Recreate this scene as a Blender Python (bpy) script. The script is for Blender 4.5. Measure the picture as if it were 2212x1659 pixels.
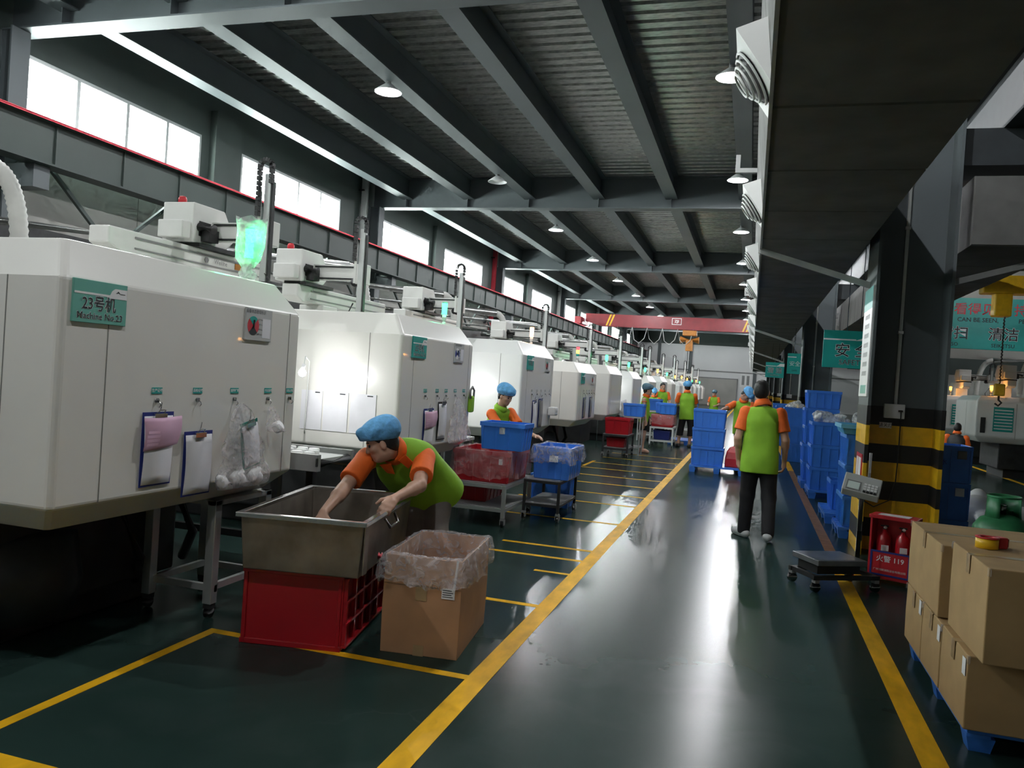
import bpy, bmesh, math, random
import numpy as np
from mathutils import Vector, Matrix
random.seed(7)
scene = bpy.context.scene
for o in list(bpy.data.objects): bpy.data.objects.remove(o)
COL = scene.collection
PI = math.pi
# ------------------------------------------------------------------ camera
F_PX, IMG_W, IMG_H = 1718.0, 2212, 1659
YAW, PITCH, ROLL = math.radians(16.74), math.radians(-0.66), math.radians(3.81)
cam = bpy.data.cameras.new('camera'); camo = bpy.data.objects.new('camera', cam); COL.objects.link(camo)
fw = Vector((-math.sin(YAW)*math.cos(PITCH), math.cos(YAW)*math.cos(PITCH), math.sin(PITCH)))
r0 = Vector((math.cos(YAW), math.sin(YAW), 0)); u0 = r0.cross(fw)
rr = r0*math.cos(ROLL)+u0*math.sin(ROLL); uu = u0*math.cos(ROLL)-r0*math.sin(ROLL)
M3 = Matrix((rr, uu, -fw)).transposed()
camo.matrix_world = Matrix.Translation((0, 0, 1.6)) @ M3.to_4x4()
cam.sensor_fit = 'HORIZONTAL'; cam.sensor_width = 36; cam.lens = F_PX/IMG_W*36; cam.clip_end = 300; cam.clip_start = .05
scene.camera = camo
# ------------------------------------------------------------------ sky and exposure
scene.view_settings.view_transform = 'Standard'; scene.view_settings.look = 'None'
scene.view_settings.gamma = 1; scene.view_settings.use_curve_mapping = False
scene.view_settings.exposure = 0.76
world = bpy.data.worlds.new('sky'); scene.world = world; world.use_nodes = True
bg = world.node_tree.nodes['Background']; bg.inputs[0].default_value = (0.88, 1.0, 0.97, 1); bg.inputs[1].default_value = 30.0
cy = scene.cycles; cy.max_bounces = 5; cy.diffuse_bounces = 3; cy.glossy_bounces = 3; cy.transmission_bounces = 3; cy.transparent_max_bounces = 6
cy.use_adaptive_sampling = True; cy.adaptive_threshold = .12; cy.adaptive_min_samples = 12; cy.sample_clamp_indirect = 4.; cy.caustics_reflective = False; cy.caustics_refractive = False; cy.blur_glossy = .5
LAMP_W = 205.0      # each pendant lamp over the aisle
WORK_W = 5.5       # each bare work lamp between the machines
# ------------------------------------------------------------------ materials
MATS = {}
def mat(name, col, rough=.5, metal=0., var=.12, scale=6., bump=0., spec=.5, emit=0., emit_col=None, trans=0., coat=0., alpha=1., stretch=None):
    if name in MATS: return MATS[name]
    m = bpy.data.materials.new(name); m.use_nodes = True; nt = m.node_tree; n = nt.nodes; l = nt.links
    b = n['Principled BSDF']; tc = n.new('ShaderNodeTexCoord'); no = n.new('ShaderNodeTexNoise')
    no.inputs['Scale'].default_value = scale; no.inputs['Detail'].default_value = 5
    if stretch:
        mp = n.new('ShaderNodeMapping'); mp.inputs['Scale'].default_value = stretch
        l.new(tc.outputs['Object'], mp.inputs[0]); l.new(mp.outputs[0], no.inputs[0])
    else: l.new(tc.outputs['Object'], no.inputs[0])
    cr = n.new('ShaderNodeValToRGB'); a = [max(0, c*(1-var)) for c in col]; c2 = [min(1, c*(1+var)) for c in col]
    cr.color_ramp.elements[0].color = (*a, 1); cr.color_ramp.elements[1].color = (*c2, 1)
    cr.color_ramp.elements[0].position = .3; cr.color_ramp.elements[1].position = .7
    l.new(no.outputs['Fac'], cr.inputs[0]); l.new(cr.outputs[0], b.inputs['Base Color'])
    b.inputs['Roughness'].default_value = rough; b.inputs['Metallic'].default_value = metal
    b.inputs['Specular IOR Level'].default_value = spec
    b.inputs['Coat Weight'].default_value = coat; b.inputs['Alpha'].default_value = alpha
    if trans: b.inputs['Transmission Weight'].default_value = trans
    if emit:
        b.inputs['Emission Color'].default_value = (*(emit_col or col), 1); b.inputs['Emission Strength'].default_value = emit
    if bump:
        bp = n.new('ShaderNodeBump'); bp.inputs['Strength'].default_value = bump; bp.inputs['Distance'].default_value = .01
        l.new(no.outputs['Fac'], bp.inputs['Height']); l.new(bp.outputs[0], b.inputs['Normal'])
    MATS[name] = m; return m
def film(name, col, alpha=.3, rough=.15, wr=14., bump=.6):
    if name in MATS: return MATS[name]
    m = bpy.data.materials.new(name); m.use_nodes = True; nt = m.node_tree; n = nt.nodes; l = nt.links
    b = n['Principled BSDF']; b.inputs['Base Color'].default_value = (*col, 1); b.inputs['Roughness'].default_value = rough
    b.inputs['Specular IOR Level'].default_value = .9
    tc = n.new('ShaderNodeTexCoord'); no = n.new('ShaderNodeTexNoise'); no.inputs['Scale'].default_value = wr; no.inputs['Detail'].default_value = 4
    no.inputs['Distortion'].default_value = 1.2; l.new(tc.outputs['Object'], no.inputs[0])
    bp = n.new('ShaderNodeBump'); bp.inputs['Strength'].default_value = bump; bp.inputs['Distance'].default_value = .03
    l.new(no.outputs['Fac'], bp.inputs['Height']); l.new(bp.outputs[0], b.inputs['Normal'])
    mr = n.new('ShaderNodeMapRange'); mr.inputs[1].default_value = .35; mr.inputs[2].default_value = .75
    mr.inputs[3].default_value = alpha*.55; mr.inputs[4].default_value = min(1, alpha*1.7)
    l.new(no.outputs['Fac'], mr.inputs[0]); l.new(mr.outputs[0], b.inputs['Alpha'])
    MATS[name] = m; return m
def glow(name, col, s):
    return mat(name, col, .4, var=.03, emit=s, emit_col=col)
# ------------------------------------------------------------------ mesh builder
def frame_from(d, up=Vector((0, 0, 1))):
    d = Vector(d).normalized()
    if abs(d.dot(up)) > .98: up = Vector((0, 1, 0))
    x = d.cross(up).normalized(); return x, x.cross(d).normalized(), d
class MB:
    def __init__(s): s.v = []; s.f = []; s.sm = []; s.cut = []
    def add(s, vs, fs, smooth=False):
        o = len(s.v); s.cut.append((o, len(s.f))); s.v.extend([tuple(v) for v in vs]); s.f.extend([tuple(i+o for i in f) for f in fs]); s.sm.extend([smooth]*len(fs)); return s
    def box(s, x0, x1, y0, y1, z0, z1):
        if x0 > x1: x0, x1 = x1, x0
        if y0 > y1: y0, y1 = y1, y0
        if z0 > z1: z0, z1 = z1, z0
        return s.add([(x0,y0,z0),(x1,y0,z0),(x1,y1,z0),(x0,y1,z0),(x0,y0,z1),(x1,y0,z1),(x1,y1,z1),(x0,y1,z1)],
              [(0,3,2,1),(4,5,6,7),(0,1,5,4),(1,2,6,5),(2,3,7,6),(3,0,4,7)])
    def bar(s, p, q, w, h, up=Vector((0,0,1))):
        p = Vector(p); q = Vector(q); x, y, d = frame_from(q-p, up); vs = []
        for c in (p, q):
            for a, b in ((-1,-1),(1,-1),(1,1),(-1,1)): vs.append(c+x*a*w/2+y*b*h/2)
        return s.add(vs, [(0,1,2,3),(7,6,5,4),(0,4,5,1),(1,5,6,2),(2,6,7,3),(3,7,4,0)])
    def rings(s, rs, cap0=True, cap1=True, smooth=False, closed=True):
        n = len(rs[0]); vs = [p for r in rs for p in r]; fs = []
        for i in range(len(rs)-1):
            for j in range(n if closed else n-1):
                k = (j+1) % n; fs.append((i*n+j, i*n+k, (i+1)*n+k, (i+1)*n+j))
        if cap0: fs.append(tuple(reversed(range(n))))
        if cap1: fs.append(tuple(range((len(rs)-1)*n, len(rs)*n)))
        return s.add(vs, fs, smooth)
    def tube(s, path, r, n=8, caps=True, smooth=True):
        P = [Vector(p) for p in path]; rs = []; px = None
        for i, p in enumerate(P):
            d = (P[min(i+1, len(P)-1)]-P[max(i-1, 0)])
            if px is None: x, y, d = frame_from(d)
            else:
                d = d.normalized(); x = (px-d*px.dot(d))
                x = x.normalized() if x.length > 1e-6 else frame_from(d)[0]
                y = d.cross(x)
            px = x; R = r[i] if isinstance(r, (list, tuple)) else r
            rs.append([p+x*R*math.cos(2*PI*k/n)+y*R*math.sin(2*PI*k/n) for k in range(n)])
        return s.rings(rs, caps, caps, smooth)
    def cyl(s, p, q, r, r2=None, n=16, smooth=True): return s.tube([p, q], [r, r if r2 is None else r2], n, True, smooth)
    def lathe(s, prof, n=24, o=(0,0,0), axis=(0,0,1), smooth=True, cap=True):
        x, y, d = frame_from(axis); o = Vector(o)
        rs = [[o+d*z+x*r*math.cos(2*PI*k/n)+y*r*math.sin(2*PI*k/n) for k in range(n)] for r, z in prof]
        return s.rings(rs, cap, cap, smooth)
    def prism(s, poly, axis, a, b):
        def P(u, v, w): return {'x': (w,u,v), 'y': (u,w,v), 'z': (u,v,w)}[axis]
        return s.rings([[P(u,v,a) for u, v in poly], [P(u,v,b) for u, v in poly]])
    def ball(s, c, r, n=12, m=8):
        if not isinstance(r, (list, tuple)): r = (r, r, r)
        rs = []
        for i in range(m+1):
            t = -PI/2+PI*i/m; t = max(-PI/2+.02, min(PI/2-.02, t))
            rs.append([(c[0]+r[0]*math.cos(t)*math.cos(2*PI*k/n), c[1]+r[1]*math.cos(t)*math.sin(2*PI*k/n), c[2]+r[2]*math.sin(t)) for k in range(n)])
        return s.rings(rs, True, True, True)
    def xf(s, M):
        s.v = [tuple(M @ Vector(v)) for v in s.v]; return s
    def mesh(s, name, m):
        me = bpy.data.meshes.new(name); me.from_pydata(s.v, [], s.f); me.update()
        if m: me.materials.append(MATS[m] if isinstance(m, str) else m)
        me.polygons.foreach_set('use_smooth', s.sm)
        bm = bmesh.new(); bm.from_mesh(me); bmesh.ops.recalc_face_normals(bm, faces=bm.faces); bm.to_mesh(me); bm.free()
        return me
    def build(s, name, m, parent=None, bevel=0., loc=None, rot=None, seg=2):
        o = bpy.data.objects.new(name, s.mesh(name, m)); COL.objects.link(o)
        if parent: o.parent = parent
        if loc: o.location = loc
        if rot: o.rotation_euler = rot
        if bevel:
            bv = o.modifiers.new('bevel', 'BEVEL'); bv.width = bevel; bv.segments = seg; bv.limit_method = 'ANGLE'; bv.angle_limit = .6
        return o
def each(mb, name, m, parent=None, bevel=0.):
    """every shape added to the builder becomes an object of its own"""
    C = mb.cut+[(len(mb.v), len(mb.f))]
    for (a, fa), (b, fb) in zip(C[:-1], C[1:]):
        q = MB(); q.v = mb.v[a:b]; q.f = [tuple(i-a for i in f) for f in mb.f[fa:fb]]; q.sm = mb.sm[fa:fb]; q.build(name, m, parent, bevel)
def tag(o, label=None, cat=None, group=None, kind=None):
    if label: o['label'] = label
    if cat: o['category'] = cat
    if group: o['group'] = group
    if kind: o['kind'] = kind
    return o
def thing(name, label, cat, loc=(0,0,0), rz=0., group=None):
    o = bpy.data.objects.new(name, None); COL.objects.link(o); o.location = loc; o.rotation_euler = (0, 0, rz); o.empty_display_size = .1
    return tag(o, label, cat, group)
def link_copy(o, parent=None, loc=None, rz=None, label=None):
    c = o.copy(); COL.objects.link(c); c.parent = parent
    if loc is not None: c.location = loc
    if rz is not None: c.rotation_euler = (0, 0, rz)
    if label: c['label'] = label
    return c
def copy_tree(o, parent=None, loc=None, rz=None, label=None):
    kids = list(o.children); c = link_copy(o, parent, loc, rz, label)
    for k in kids: copy_tree(k, c)
    return c
def piece(mesh, name, parent, loc=(0,0,0), rot=None, scale=None):
    o = bpy.data.objects.new(name, mesh); COL.objects.link(o); o.parent = parent; o.location = loc
    if rot: o.rotation_euler = rot
    if scale: o.scale = scale
    return o
TXT = {}
def text(s, size, m, parent, loc, rot=(PI/2, 0, 0), bold=.0, width=None, name='lettering', align='CENTER', depth=.0015):
    key = (s, bold, depth)
    if key not in TXT:
        c = bpy.data.curves.new('t', 'FONT'); c.body = s; c.size = 1; c.extrude = 0; c.offset = bold; c.resolution_u = 2
        c.align_x = 'CENTER'; c.align_y = 'CENTER'
        o = bpy.data.objects.new('t', c); COL.objects.link(o); dg = bpy.context.evaluated_depsgraph_get(); dg.update()
        me = bpy.data.meshes.new_from_object(o.evaluated_get(dg)); me.name = 'lettering'
        bpy.data.objects.remove(o); TXT[key] = me
    me = TXT[key].copy(); me.materials.clear(); me.materials.append(MATS[m])
    o = bpy.data.objects.new(name, me); COL.objects.link(o); o.parent = parent; o.location = loc; o.rotation_euler = rot
    k = size
    if width:
        xs = [v.co.x for v in me.vertices]; w = max(xs)-min(xs); o.scale = (width/w, size, size)
    else: o.scale = (k, k, k)
    return o
# colours of the place
mat('steel_paint', (.095,.112,.118), .5, var=.1, scale=.8)
mat('deck', (.36,.37,.35), .32, metal=.7, var=.35, scale=9, bump=.4, stretch=(1,3,1))
mat('girder_dark', (.028,.034,.038), .55, var=.15)
mat('wall_panel', (.46,.45,.42), .7, var=.12, scale=.7)
mat('wall_dark', (.055,.075,.068), .6, var=.12, scale=.7)
mat('wall_white', (.82,.82,.83), .6, var=.05, scale=.3)
mat('alu', (.62,.64,.63), .35, metal=.7, var=.06)
mat('white_frame', (.72,.74,.72), .4, var=.05)
mat('duct', (.14,.142,.134), .75, var=.22, scale=3, bump=.25)
mat('duct_trim', (.42,.43,.42), .5, var=.12)
mat('outlet_white', (.78,.79,.77), .4, var=.04)
mat('cream', (.80,.79,.745), .28, var=.025, scale=1.2, coat=.25)
mat('white_paint', (.83,.83,.82), .28, var=.025, scale=1.2, coat=.25)
mat('seam', (.22,.22,.20), .6)
mat('black', (.012,.012,.013), .5, var=.2)
mat('iron', (.03,.031,.032), .5, metal=.3, var=.3)
mat('grey', (.25,.25,.25), .5, var=.1)
mat('grey_light', (.52,.53,.52), .45, var=.06)
mat('robot', (.74,.74,.71), .35, var=.04)
mat('chrome', (.7,.7,.7), .2, metal=1., var=.06)
mat('galv', (.62,.63,.62), .33, metal=.85, var=.18, scale=9)
mat('hose', (.62,.62,.59), .45, var=.08)
mat('yellow', (.80,.47,.015), .42, var=.12, scale=9)
mat('yellow_line', (.78,.42,.012), .55, var=.2, scale=11, stretch=(1,.35,1), spec=.15)
mat('brown_line', (.30,.155,.085), .5, var=.22, scale=9, spec=.2)
mat('red', (.55,.02,.03), .4, var=.12)
mat('red_paint', (.24,.016,.024), .4, var=.15, scale=3)
mat('red_rail', (.50,.05,.07), .4, var=.1)
mat('red_plastic', (.42,.010,.018), .3, var=.1, scale=3, coat=.2)
mat('blue_plastic', (.05,.21,.74), .32, var=.12, scale=3, coat=.2)
mat('blue_crate', (.05,.24,.84), .32, var=.1, scale=3, coat=.2)
mat('blue_light', (.05,.24,.72), .35, var=.1, scale=3)
mat('blue_tray', (.12,.42,.68), .35, var=.08)
mat('blue_dark', (.02,.035,.22), .4, var=.1)
mat('teal', (.012,.36,.32), .4, var=.05)
mat('teal_pale', (.16,.46,.38), .4, var=.05)
mat('paper', (.80,.80,.84), .7, var=.04)
mat('paper_pink', (.72,.44,.60), .7, var=.06)
mat('ink', (.015,.02,.025), .6)
mat('ink_red', (.62,.05,.07), .5)
mat('white', (.85,.85,.85), .4, var=.03)
mat('card', (.45,.245,.125), .8, var=.1, scale=5, bump=.05)
mat('card_yellow', (.42,.275,.125), .8, var=.1, scale=5, bump=.05)
mat('hoist_orange', (.50,.19,.03), .5, var=.15)
mat('plate_steel', (.30,.31,.33), .3, metal=.7, var=.2)
mat('card_edge', (.26,.15,.07), .8, var=.15)
mat('tape', (.40,.27,.135), .3, var=.1, coat=.3)
mat('green_clip', (.02,.20,.15), .4)
mat('skin', (.56,.33,.235), .5, var=.08, scale=14)
mat('skin_dark', (.40,.22,.15), .5, var=.08, scale=14)
mat('hair', (.008,.007,.007), .55, var=.3, scale=60, bump=.3)
mat('cap_blue', (.13,.40,.74), .75, var=.2, scale=26, bump=1.)
mat('vest', (.25,.50,.028), .75, var=.1, scale=7, bump=.5)
mat('orange', (.88,.15,.015), .7, var=.08, scale=10, bump=.4)
mat('trouser', (.006,.006,.008), .8, var=.3, scale=10, bump=.15)
mat('shorts', (.17,.155,.145), .85, var=.15, scale=10, bump=.15)
mat('shoe', (.45,.47,.47), .6, var=.1)
mat('lip', (.38,.13,.11), .5)
film('film', (.95,.90,.92), .27, .08, 16., 1.)
film('film_window', (.9,.93,.93), .35, .2)
film('film_red', (.9,.6,.62), .24, .1)
film('film_white', (.85,.87,.87), .5, .2)
glow('lamp_glow', (1.,.97,.92), 28.); glow('work_glow', (1.,1.,1.), 60.)
glow('glow_green', (.03,1.,.22), 6.); glow('glow_amber', (1.,.34,.03), 7.); glow('glow_red', (1.,.04,.05), 3.); glow('glow_screen', (.25,.3,.28), .25)
glow('glow_orange_w', (1.,.5,.22), 9.)
# ================================================================== STRUCTURE
XL, XR, YN, YF, ZD = -11.2, 15., -6., 80., 7.15
BAY = [9.4+12.15*k for k in range(-1, 6)]
def floor_mat():
    m = bpy.data.materials.new('epoxy_floor'); m.use_nodes = True; nt = m.node_tree; n = nt.nodes; l = nt.links; b = n['Principled BSDF']
    tc = n.new('ShaderNodeTexCoord')
    def noise(sc, det=6, dist=0., st=None):
        x = n.new('ShaderNodeTexNoise'); x.inputs['Scale'].default_value = sc; x.inputs['Detail'].default_value = det; x.inputs['Distortion'].default_value = dist
        if st:
            mp = n.new('ShaderNodeMapping'); mp.inputs['Scale'].default_value = st; l.new(tc.outputs['Object'], mp.inputs[0]); l.new(mp.outputs[0], x.inputs[0])
        else: l.new(tc.outputs['Object'], x.inputs[0])
        return x
    def ramp(src, p0, c0, p1, c1):
        r = n.new('ShaderNodeValToRGB'); e = r.color_ramp.elements; e[0].position = p0; e[0].color = (*c0, 1); e[1].position = p1; e[1].color = (*c1, 1)
        l.new(src, r.inputs[0]); return r
    big = noise(.55, 6, .6); base = ramp(big.outputs['Fac'], .3, (.014,.031,.027), .72, (.026,.050,.043))
    sc = noise(2.2, 6, .8); scm = ramp(sc.outputs['Fac'], .5, (0,0,0), .95, (.22,.22,.22))
    mx = n.new('ShaderNodeMix'); mx.data_type = 'RGBA'; l.new(scm.outputs[0], mx.inputs['Factor']); l.new(base.outputs[0], mx.inputs['A']); mx.inputs['B'].default_value = (.085,.10,.098,1)
    # hairline cracks
    vo = n.new('ShaderNodeTexVoronoi'); vo.feature = 'DISTANCE_TO_EDGE'; vo.inputs['Scale'].default_value = .42
    wob = noise(2.5, 5); ad = n.new('ShaderNodeVectorMath'); ad.operation = 'MULTIPLY_ADD'; ad.inputs[1].default_value = (.35,.35,0)
    l.new(wob.outputs['Color'], ad.inputs[0]); l.new(tc.outputs['Object'], ad.inputs[2]); l.new(ad.outputs[0], vo.inputs[0])
    ck = ramp(vo.outputs['Distance'], .0006, (.10,.10,.10), .0025, (0,0,0))
    br = noise(1.1, 3); bm = ramp(br.outputs['Fac'], .58, (0,0,0), .7, (1,1,1)); mu = n.new('ShaderNodeMath'); mu.operation = 'MULTIPLY'
    l.new(ck.outputs[0], mu.inputs[0]); l.new(bm.outputs[0], mu.inputs[1])
    m2 = n.new('ShaderNodeMix'); m2.data_type = 'RGBA'; l.new(mu.outputs[0], m2.inputs['Factor']); l.new(mx.outputs['Result'], m2.inputs['A']); m2.inputs['B'].default_value = (.16,.17,.165,1)
    l.new(m2.outputs['Result'], b.inputs['Base Color'])
    rn = noise(.7, 2, 0.); rr_ = ramp(rn.outputs['Fac'], .3, (.25,.25,.25), .72, (.33,.33,.33)); b.inputs['Roughness'].default_value = .25
    bp = n.new('ShaderNodeBump'); bp.inputs['Strength'].default_value = .05; bp.inputs['Distance'].default_value = .01; w = noise(1.6, 3); l.new(w.outputs['Fac'], bp.inputs['Height']); l.new(bp.outputs[0], b.inputs['Normal'])
    b.inputs['Specular IOR Level'].default_value = .085
    return m
fl = MB().box(XL-.3, XR, YN, YF, -.2, 0).build('floor', floor_mat()); tag(fl, 'dark green glossy epoxy factory floor with yellow lane lines', kind='structure')
def line(x0, x1, y0, y1, m='yellow_line', z=.0015):
    return MB().box(x0, x1, y0, y1, -.002, z).build('floor_line', m, fl)
line(-1.325, -1.205, .5, 76); line(.825, .945, .5, 7.75); line(.835, .945, 7.95, 17.4, 'brown_line'); line(.83, .95, 17.4, 18.6); line(.83, .95, 18.6, 76)
line(.945, 1.5, 7.75, 7.85)
for y, x0 in ((3.94, -2.93), (5.38, -2.2), (6.9, -2.2), (7.35, -2.2), (8.9, -2.9), (10.3, -2.9), (11.2, -2.9), (12.3, -2.9), (13.3, -2.9), (14.4, -2.9), (15.4, -2.9), (16.6, -2.9), (17.8, -2.9)):
    line(x0, -1.325, y-.03, y+.03)
line(-2.93, -2.87, .5, 3.91); line(-2.93, -2.87, 12.3, 13.5); line(-2.93, -2.87, 14.6, 15.7); line(-1.62, -1.325, 6.35, 6.40)
line(-2.75, -1.6, 1.9, 2.40)
line(5.6, 5.72, 8., 40.); line(3.2, 3.3, 12., 40.)
# ---- left wall, panel by panel under the windows, dark painted above
wl = MB().box(XL-.3, XL-.05, YN, YF, 0, 4.6).build('wall_left', 'wall_panel'); tag(wl, kind='structure')
pm = MB().box(0, .05, 0, 3.02, 0, 4.6).mesh('panel', 'wall_panel')
y = YN
while y < YF-1: piece(pm, 'panel', wl, (XL-.05, y, 0)); y += 3.0375
win = []
for b in BAY: win += [(b+.18, b+4.45), (b+5.8, b+10.25)]
win = [w for w in win if w[1] < YF]
up = MB(); y = YN
for a, c in win: up.box(XL-.28, XL, y, a, 4.6, 6.12); y = c
up.box(XL-.28, XL, y, YF, 4.6, 6.12); up.box(XL-.28, XL, YN, YF, 6.12, 7.3); up.build('upper_wall', 'wall_dark', wl)
for i, (a, c) in enumerate(win):
    w = thing('window_%d' % (i+1), None, None, (XL-.05, a, 4.6)); tag(w, kind='structure'); L = c-a
    fr = MB(); fr.box(-.05, .05, 0, L, 0, .06).box(-.05, .05, 0, L, 1.46, 1.52).box(-.05, .05, 0, .06, .06, 1.46).box(-.05, .05, L-.06, L, .06, 1.46)
    cuts = [0, .27*L, .53*L, .77*L, L]
    for q in cuts[1:4]: fr.box(-.045, .045, q-.035, q+.035, .06, 1.46)
    fr.build('window_frame', 'alu', w)
    for k in range(4): MB().box(-.004, .004, cuts[k]+.03, cuts[k+1]-.03, .05, 1.47).build('pane', 'film_window', w)
    li = bpy.data.lights.new('daylight', 'AREA'); li.shape = 'RECTANGLE'; li.size = 1.45; li.size_y = L; li.cycles.is_portal = True
    lo = bpy.data.objects.new('window_daylight', li); COL.objects.link(lo); lo.parent = w; lo.location = (-.15, L/2, .725); lo.rotation_euler = (0, -PI/2, 0)
# H-columns and pilasters on the wall
for b in BAY:
    t = thing('trim_%d' % (BAY.index(b)+1), None, None, (XL, b-.15, 0)); tag(t, kind='structure')
    MB().box(.02, .05, -.16, .16, 0, 6.28).box(.05, .37, -.012, .012, 0, 6.28).box(.37, .40, -.16, .16, 0, 6.28).build('wall_column', 'steel_paint', t)
    MB().box(0, .16, 4.85, 5.7, 4.6, 6.7).build('pilaster', 'wall_dark', t)
# ---- roof deck, crossbeams, purlins
prof = []; y = YN; P = .305
while y < YF: prof += [(y, ZD), (y+P*.62, ZD), (y+P*.68, ZD+.05), (y+P*.94, ZD+.05)]; y += P
dk = MB(); dk.rings([[(x, yy, z) for yy, z in prof] for x in (XL-.28, XR)], False, False, False, closed=False)
ce = dk.build('ceiling', 'deck'); tag(ce, 'corrugated metal roof deck on dark steel beams', kind='structure')
cb = MB().box(XL+.05, XR, -.19, .19, 6.28, 6.305).box(XL+.05, XR, -.01, .01, 6.305, 7.12).box(XL+.05, XR, -.17, .17, 7.12, 7.145)
PX = [-10.05, -8.13, -6.30, -4.33, -2.37, -.48, 1.5, 3.4, 5.3, 7.2, 9.1, 11., 12.9]
for px in PX: cb.box(px-.008, px+.008, -.16, .16, 6.305, 7.12)
cbm = cb.mesh('crossbeam', 'steel_paint')
for b in BAY: piece(cbm, 'crossbeam', ce, (0, b, 0))
pu = MB().box(-.165, .165, .02, 12.13, 6.55, 6.572).box(-.009, .009, .02, 12.13, 6.572, 7.125).box(-.15, .15, .02, 12.13, 7.125, 7.146).mesh('purlin', 'steel_paint')
for b in BAY[:-1]:
    for px in PX: piece(pu, 'purlin', ce, (px, b, 0))
MB().box(XL-.28, XR, YN, YF, 7.3, 7.34).build('roof_slab', 'wall_dark', ce)
# ---- other walls
wf = MB().box(XL-.3, XR, YF, YF+.25, 0, 7.3).build('wall_far', 'wall_white'); tag(wf, kind='structure')
for x in (-9., -5.9, .2, 6.): MB().box(x-.15, x+.15, YF-.12, YF, 0, 7.1).build('wall_column', 'steel_paint', wf)
MB().box(XL, XR, YF-.06, YF, 3.2, 3.32).build('rail', 'grey', wf)
MB().box(XL, XR, YF-.08, YF, 5.75, 7.1).build('fascia', 'wall_dark', wf)
d = MB().box(-5.6, -1.4, YF-.10, YF-.02, 0, 2.55).build('door_1', 'wall_panel'); tag(d, kind='structure')
MB().box(-5.7, -5.6, YF-.12, YF-.02, 0, 2.6).box(-1.4, -1.3, YF-.12, YF-.02, 0, 2.6).box(-5.7, -1.3, YF-.12, YF-.02, 2.55, 2.65).build('door_frame', 'grey', d)
wr_ = MB().box(XR, XR+.25, YN, YF, 0, 7.3).build('wall_right', 'wall_panel'); tag(wr_, kind='structure')
wn = MB().box(XL-.3, XR, YN-.25, YN, 0, 7.3).build('wall_near', 'wall_panel'); tag(wn, kind='structure')
sg = thing('door_notice', 'narrow white notice board on the white far wall beside the grey door', 'sign', (-.6, YF-.002, 1.9))
MB().box(-.5, .5, -.03, 0, 0, 1.28).build('board', 'white', sg); MB().box(-.35, -.1, -.04, -.03, .2, 1.1).box(.1, .35, -.04, -.03, .2, 1.1).build('panel_text', 'grey', sg)
# ---- crane runway along the left wall
rw = thing('crane_runway', 'dark green grey crane runway girder under the left windows', 'girder', (-10.3, YN+.02, 0)); L = YF-YN-.2
MB().box(-.02, .02, 0, L, 4.27, 4.89).build('web', 'wall_dark', rw)
MB().box(-.17, .17, 0, L, 4.24, 4.27).box(-.17, .17, 0, L, 4.89, 4.92).build('flange', 'wall_dark', rw)
MB().box(-.05, .05, 0, L, 4.92, 4.955).build('crane_rail', 'iron', rw)
MB().tube([(.2, 0, 4.89), (.2, L, 4.89)], .022, 8).build('conductor_rail', 'red_rail', rw)
sm_ = MB().box(.02, .055, -.008, .008, 4.27, 4.89).mesh('stiffener', 'wall_dark')
y = .6
while y < L: piece(sm_, 'stiffener', rw, (0, y, 0)); y += 1.35
for b in BAY: MB().box(-.9, .02, b-.15-YN-.14, b-.15-YN+.14, 3.9, 4.24).build('bracket', 'steel_paint', rw)
br_ = MB()
for b in BAY[:-1]:
    for k in range(4):
        y0 = b-YN+.3+k*3.; br_.bar((-.5, y0, 4.5), (-.5, y0+1.5, 3.3), .06, .06).bar((-.5, y0+1.5, 3.3), (-.5, y0+3., 4.5), .06, .06)
br_.build('lattice_brace', 'wall_dark', rw)
for y, m, lb in ((20.75, 'white_frame', 'white drain pipe by the second left wall column'), (32.9, 'red_rail', 'red vertical pipe on the left wall between the windows'),
                 (45.1, 'white_frame', 'white drain pipe left of the red crane girder'), (57.2, 'white_frame', 'white drain pipe behind the red crane girder')):
    t = thing('wall_pipe', lb, 'pipe', (XL+.16, y, 0)); MB().tube([(0, 0, 0), (0, 0, 7.1)], .11, 12).build('pipe', m, t)
    each(MB().box(-.14, .02, -.14, .14, 5.2, 5.24).box(-.14, .02, -.14, .14, 6.6, 6.64), 'clamp', 'iron', t)
# long exhaust main and hoses from the machines
ex = thing('exhaust_main', 'long dark sloping exhaust duct low on the left wall', 'duct', (-9.35, YN+.1, 0))
MB().box(-.5, 0, 0, L-6, 2.55, 3.15).build('duct_body', 'iron', ex)
# ---- crane
cr = thing('overhead_crane', 'red single girder overhead crane with yellow end stripes', 'crane', (0, 48.2, 0))
g = MB(); g.rings([[(x, a, z) for a, z in ((-.2, zb), (.2, zb), (.2, 5.68), (-.2, 5.68))] for x, zb in ((-10.0, 5.2), (-9.0, 4.93), (.6, 4.93), (1.4, 5.2))]); g.build('girder', 'red_paint', cr, .01)
MB().box(-10.5, -10.1, -1.1, 1.1, 4.97, 5.4).build('end_carriage', 'red_paint', cr, .02)
MB().box(1.3, 1.7, -1.1, 1.1, 4.97, 5.4).build('end_carriage', 'red_paint', cr, .02)
for x in (-8.75, -8.55, -.75, -.55): MB().prism([(x, 4.98), (x+.1, 4.98), (x+.35, 5.66), (x+.25, 5.66)], 'y', -.206, -.2).build('warning_stripe', 'yellow', cr)
pl = MB().box(-4.75, -4.25, -.21, -.2, 5.23, 5.58).build('nameplate', 'red_paint', cr); MB().box(-4.78,-4.22,-.215,-.21,5.57,5.60).box(-4.78,-4.22,-.215,-.21,5.21,5.24).box(-4.78,-4.75,-.215,-.21,5.24,5.57).box(-4.25,-4.22,-.215,-.21,5.24,5.57).build('plate_border', 'white', pl)
text('ZJI', .22, 'white', pl, (-4.5, -.212, 5.41), bold=.02)
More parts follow.
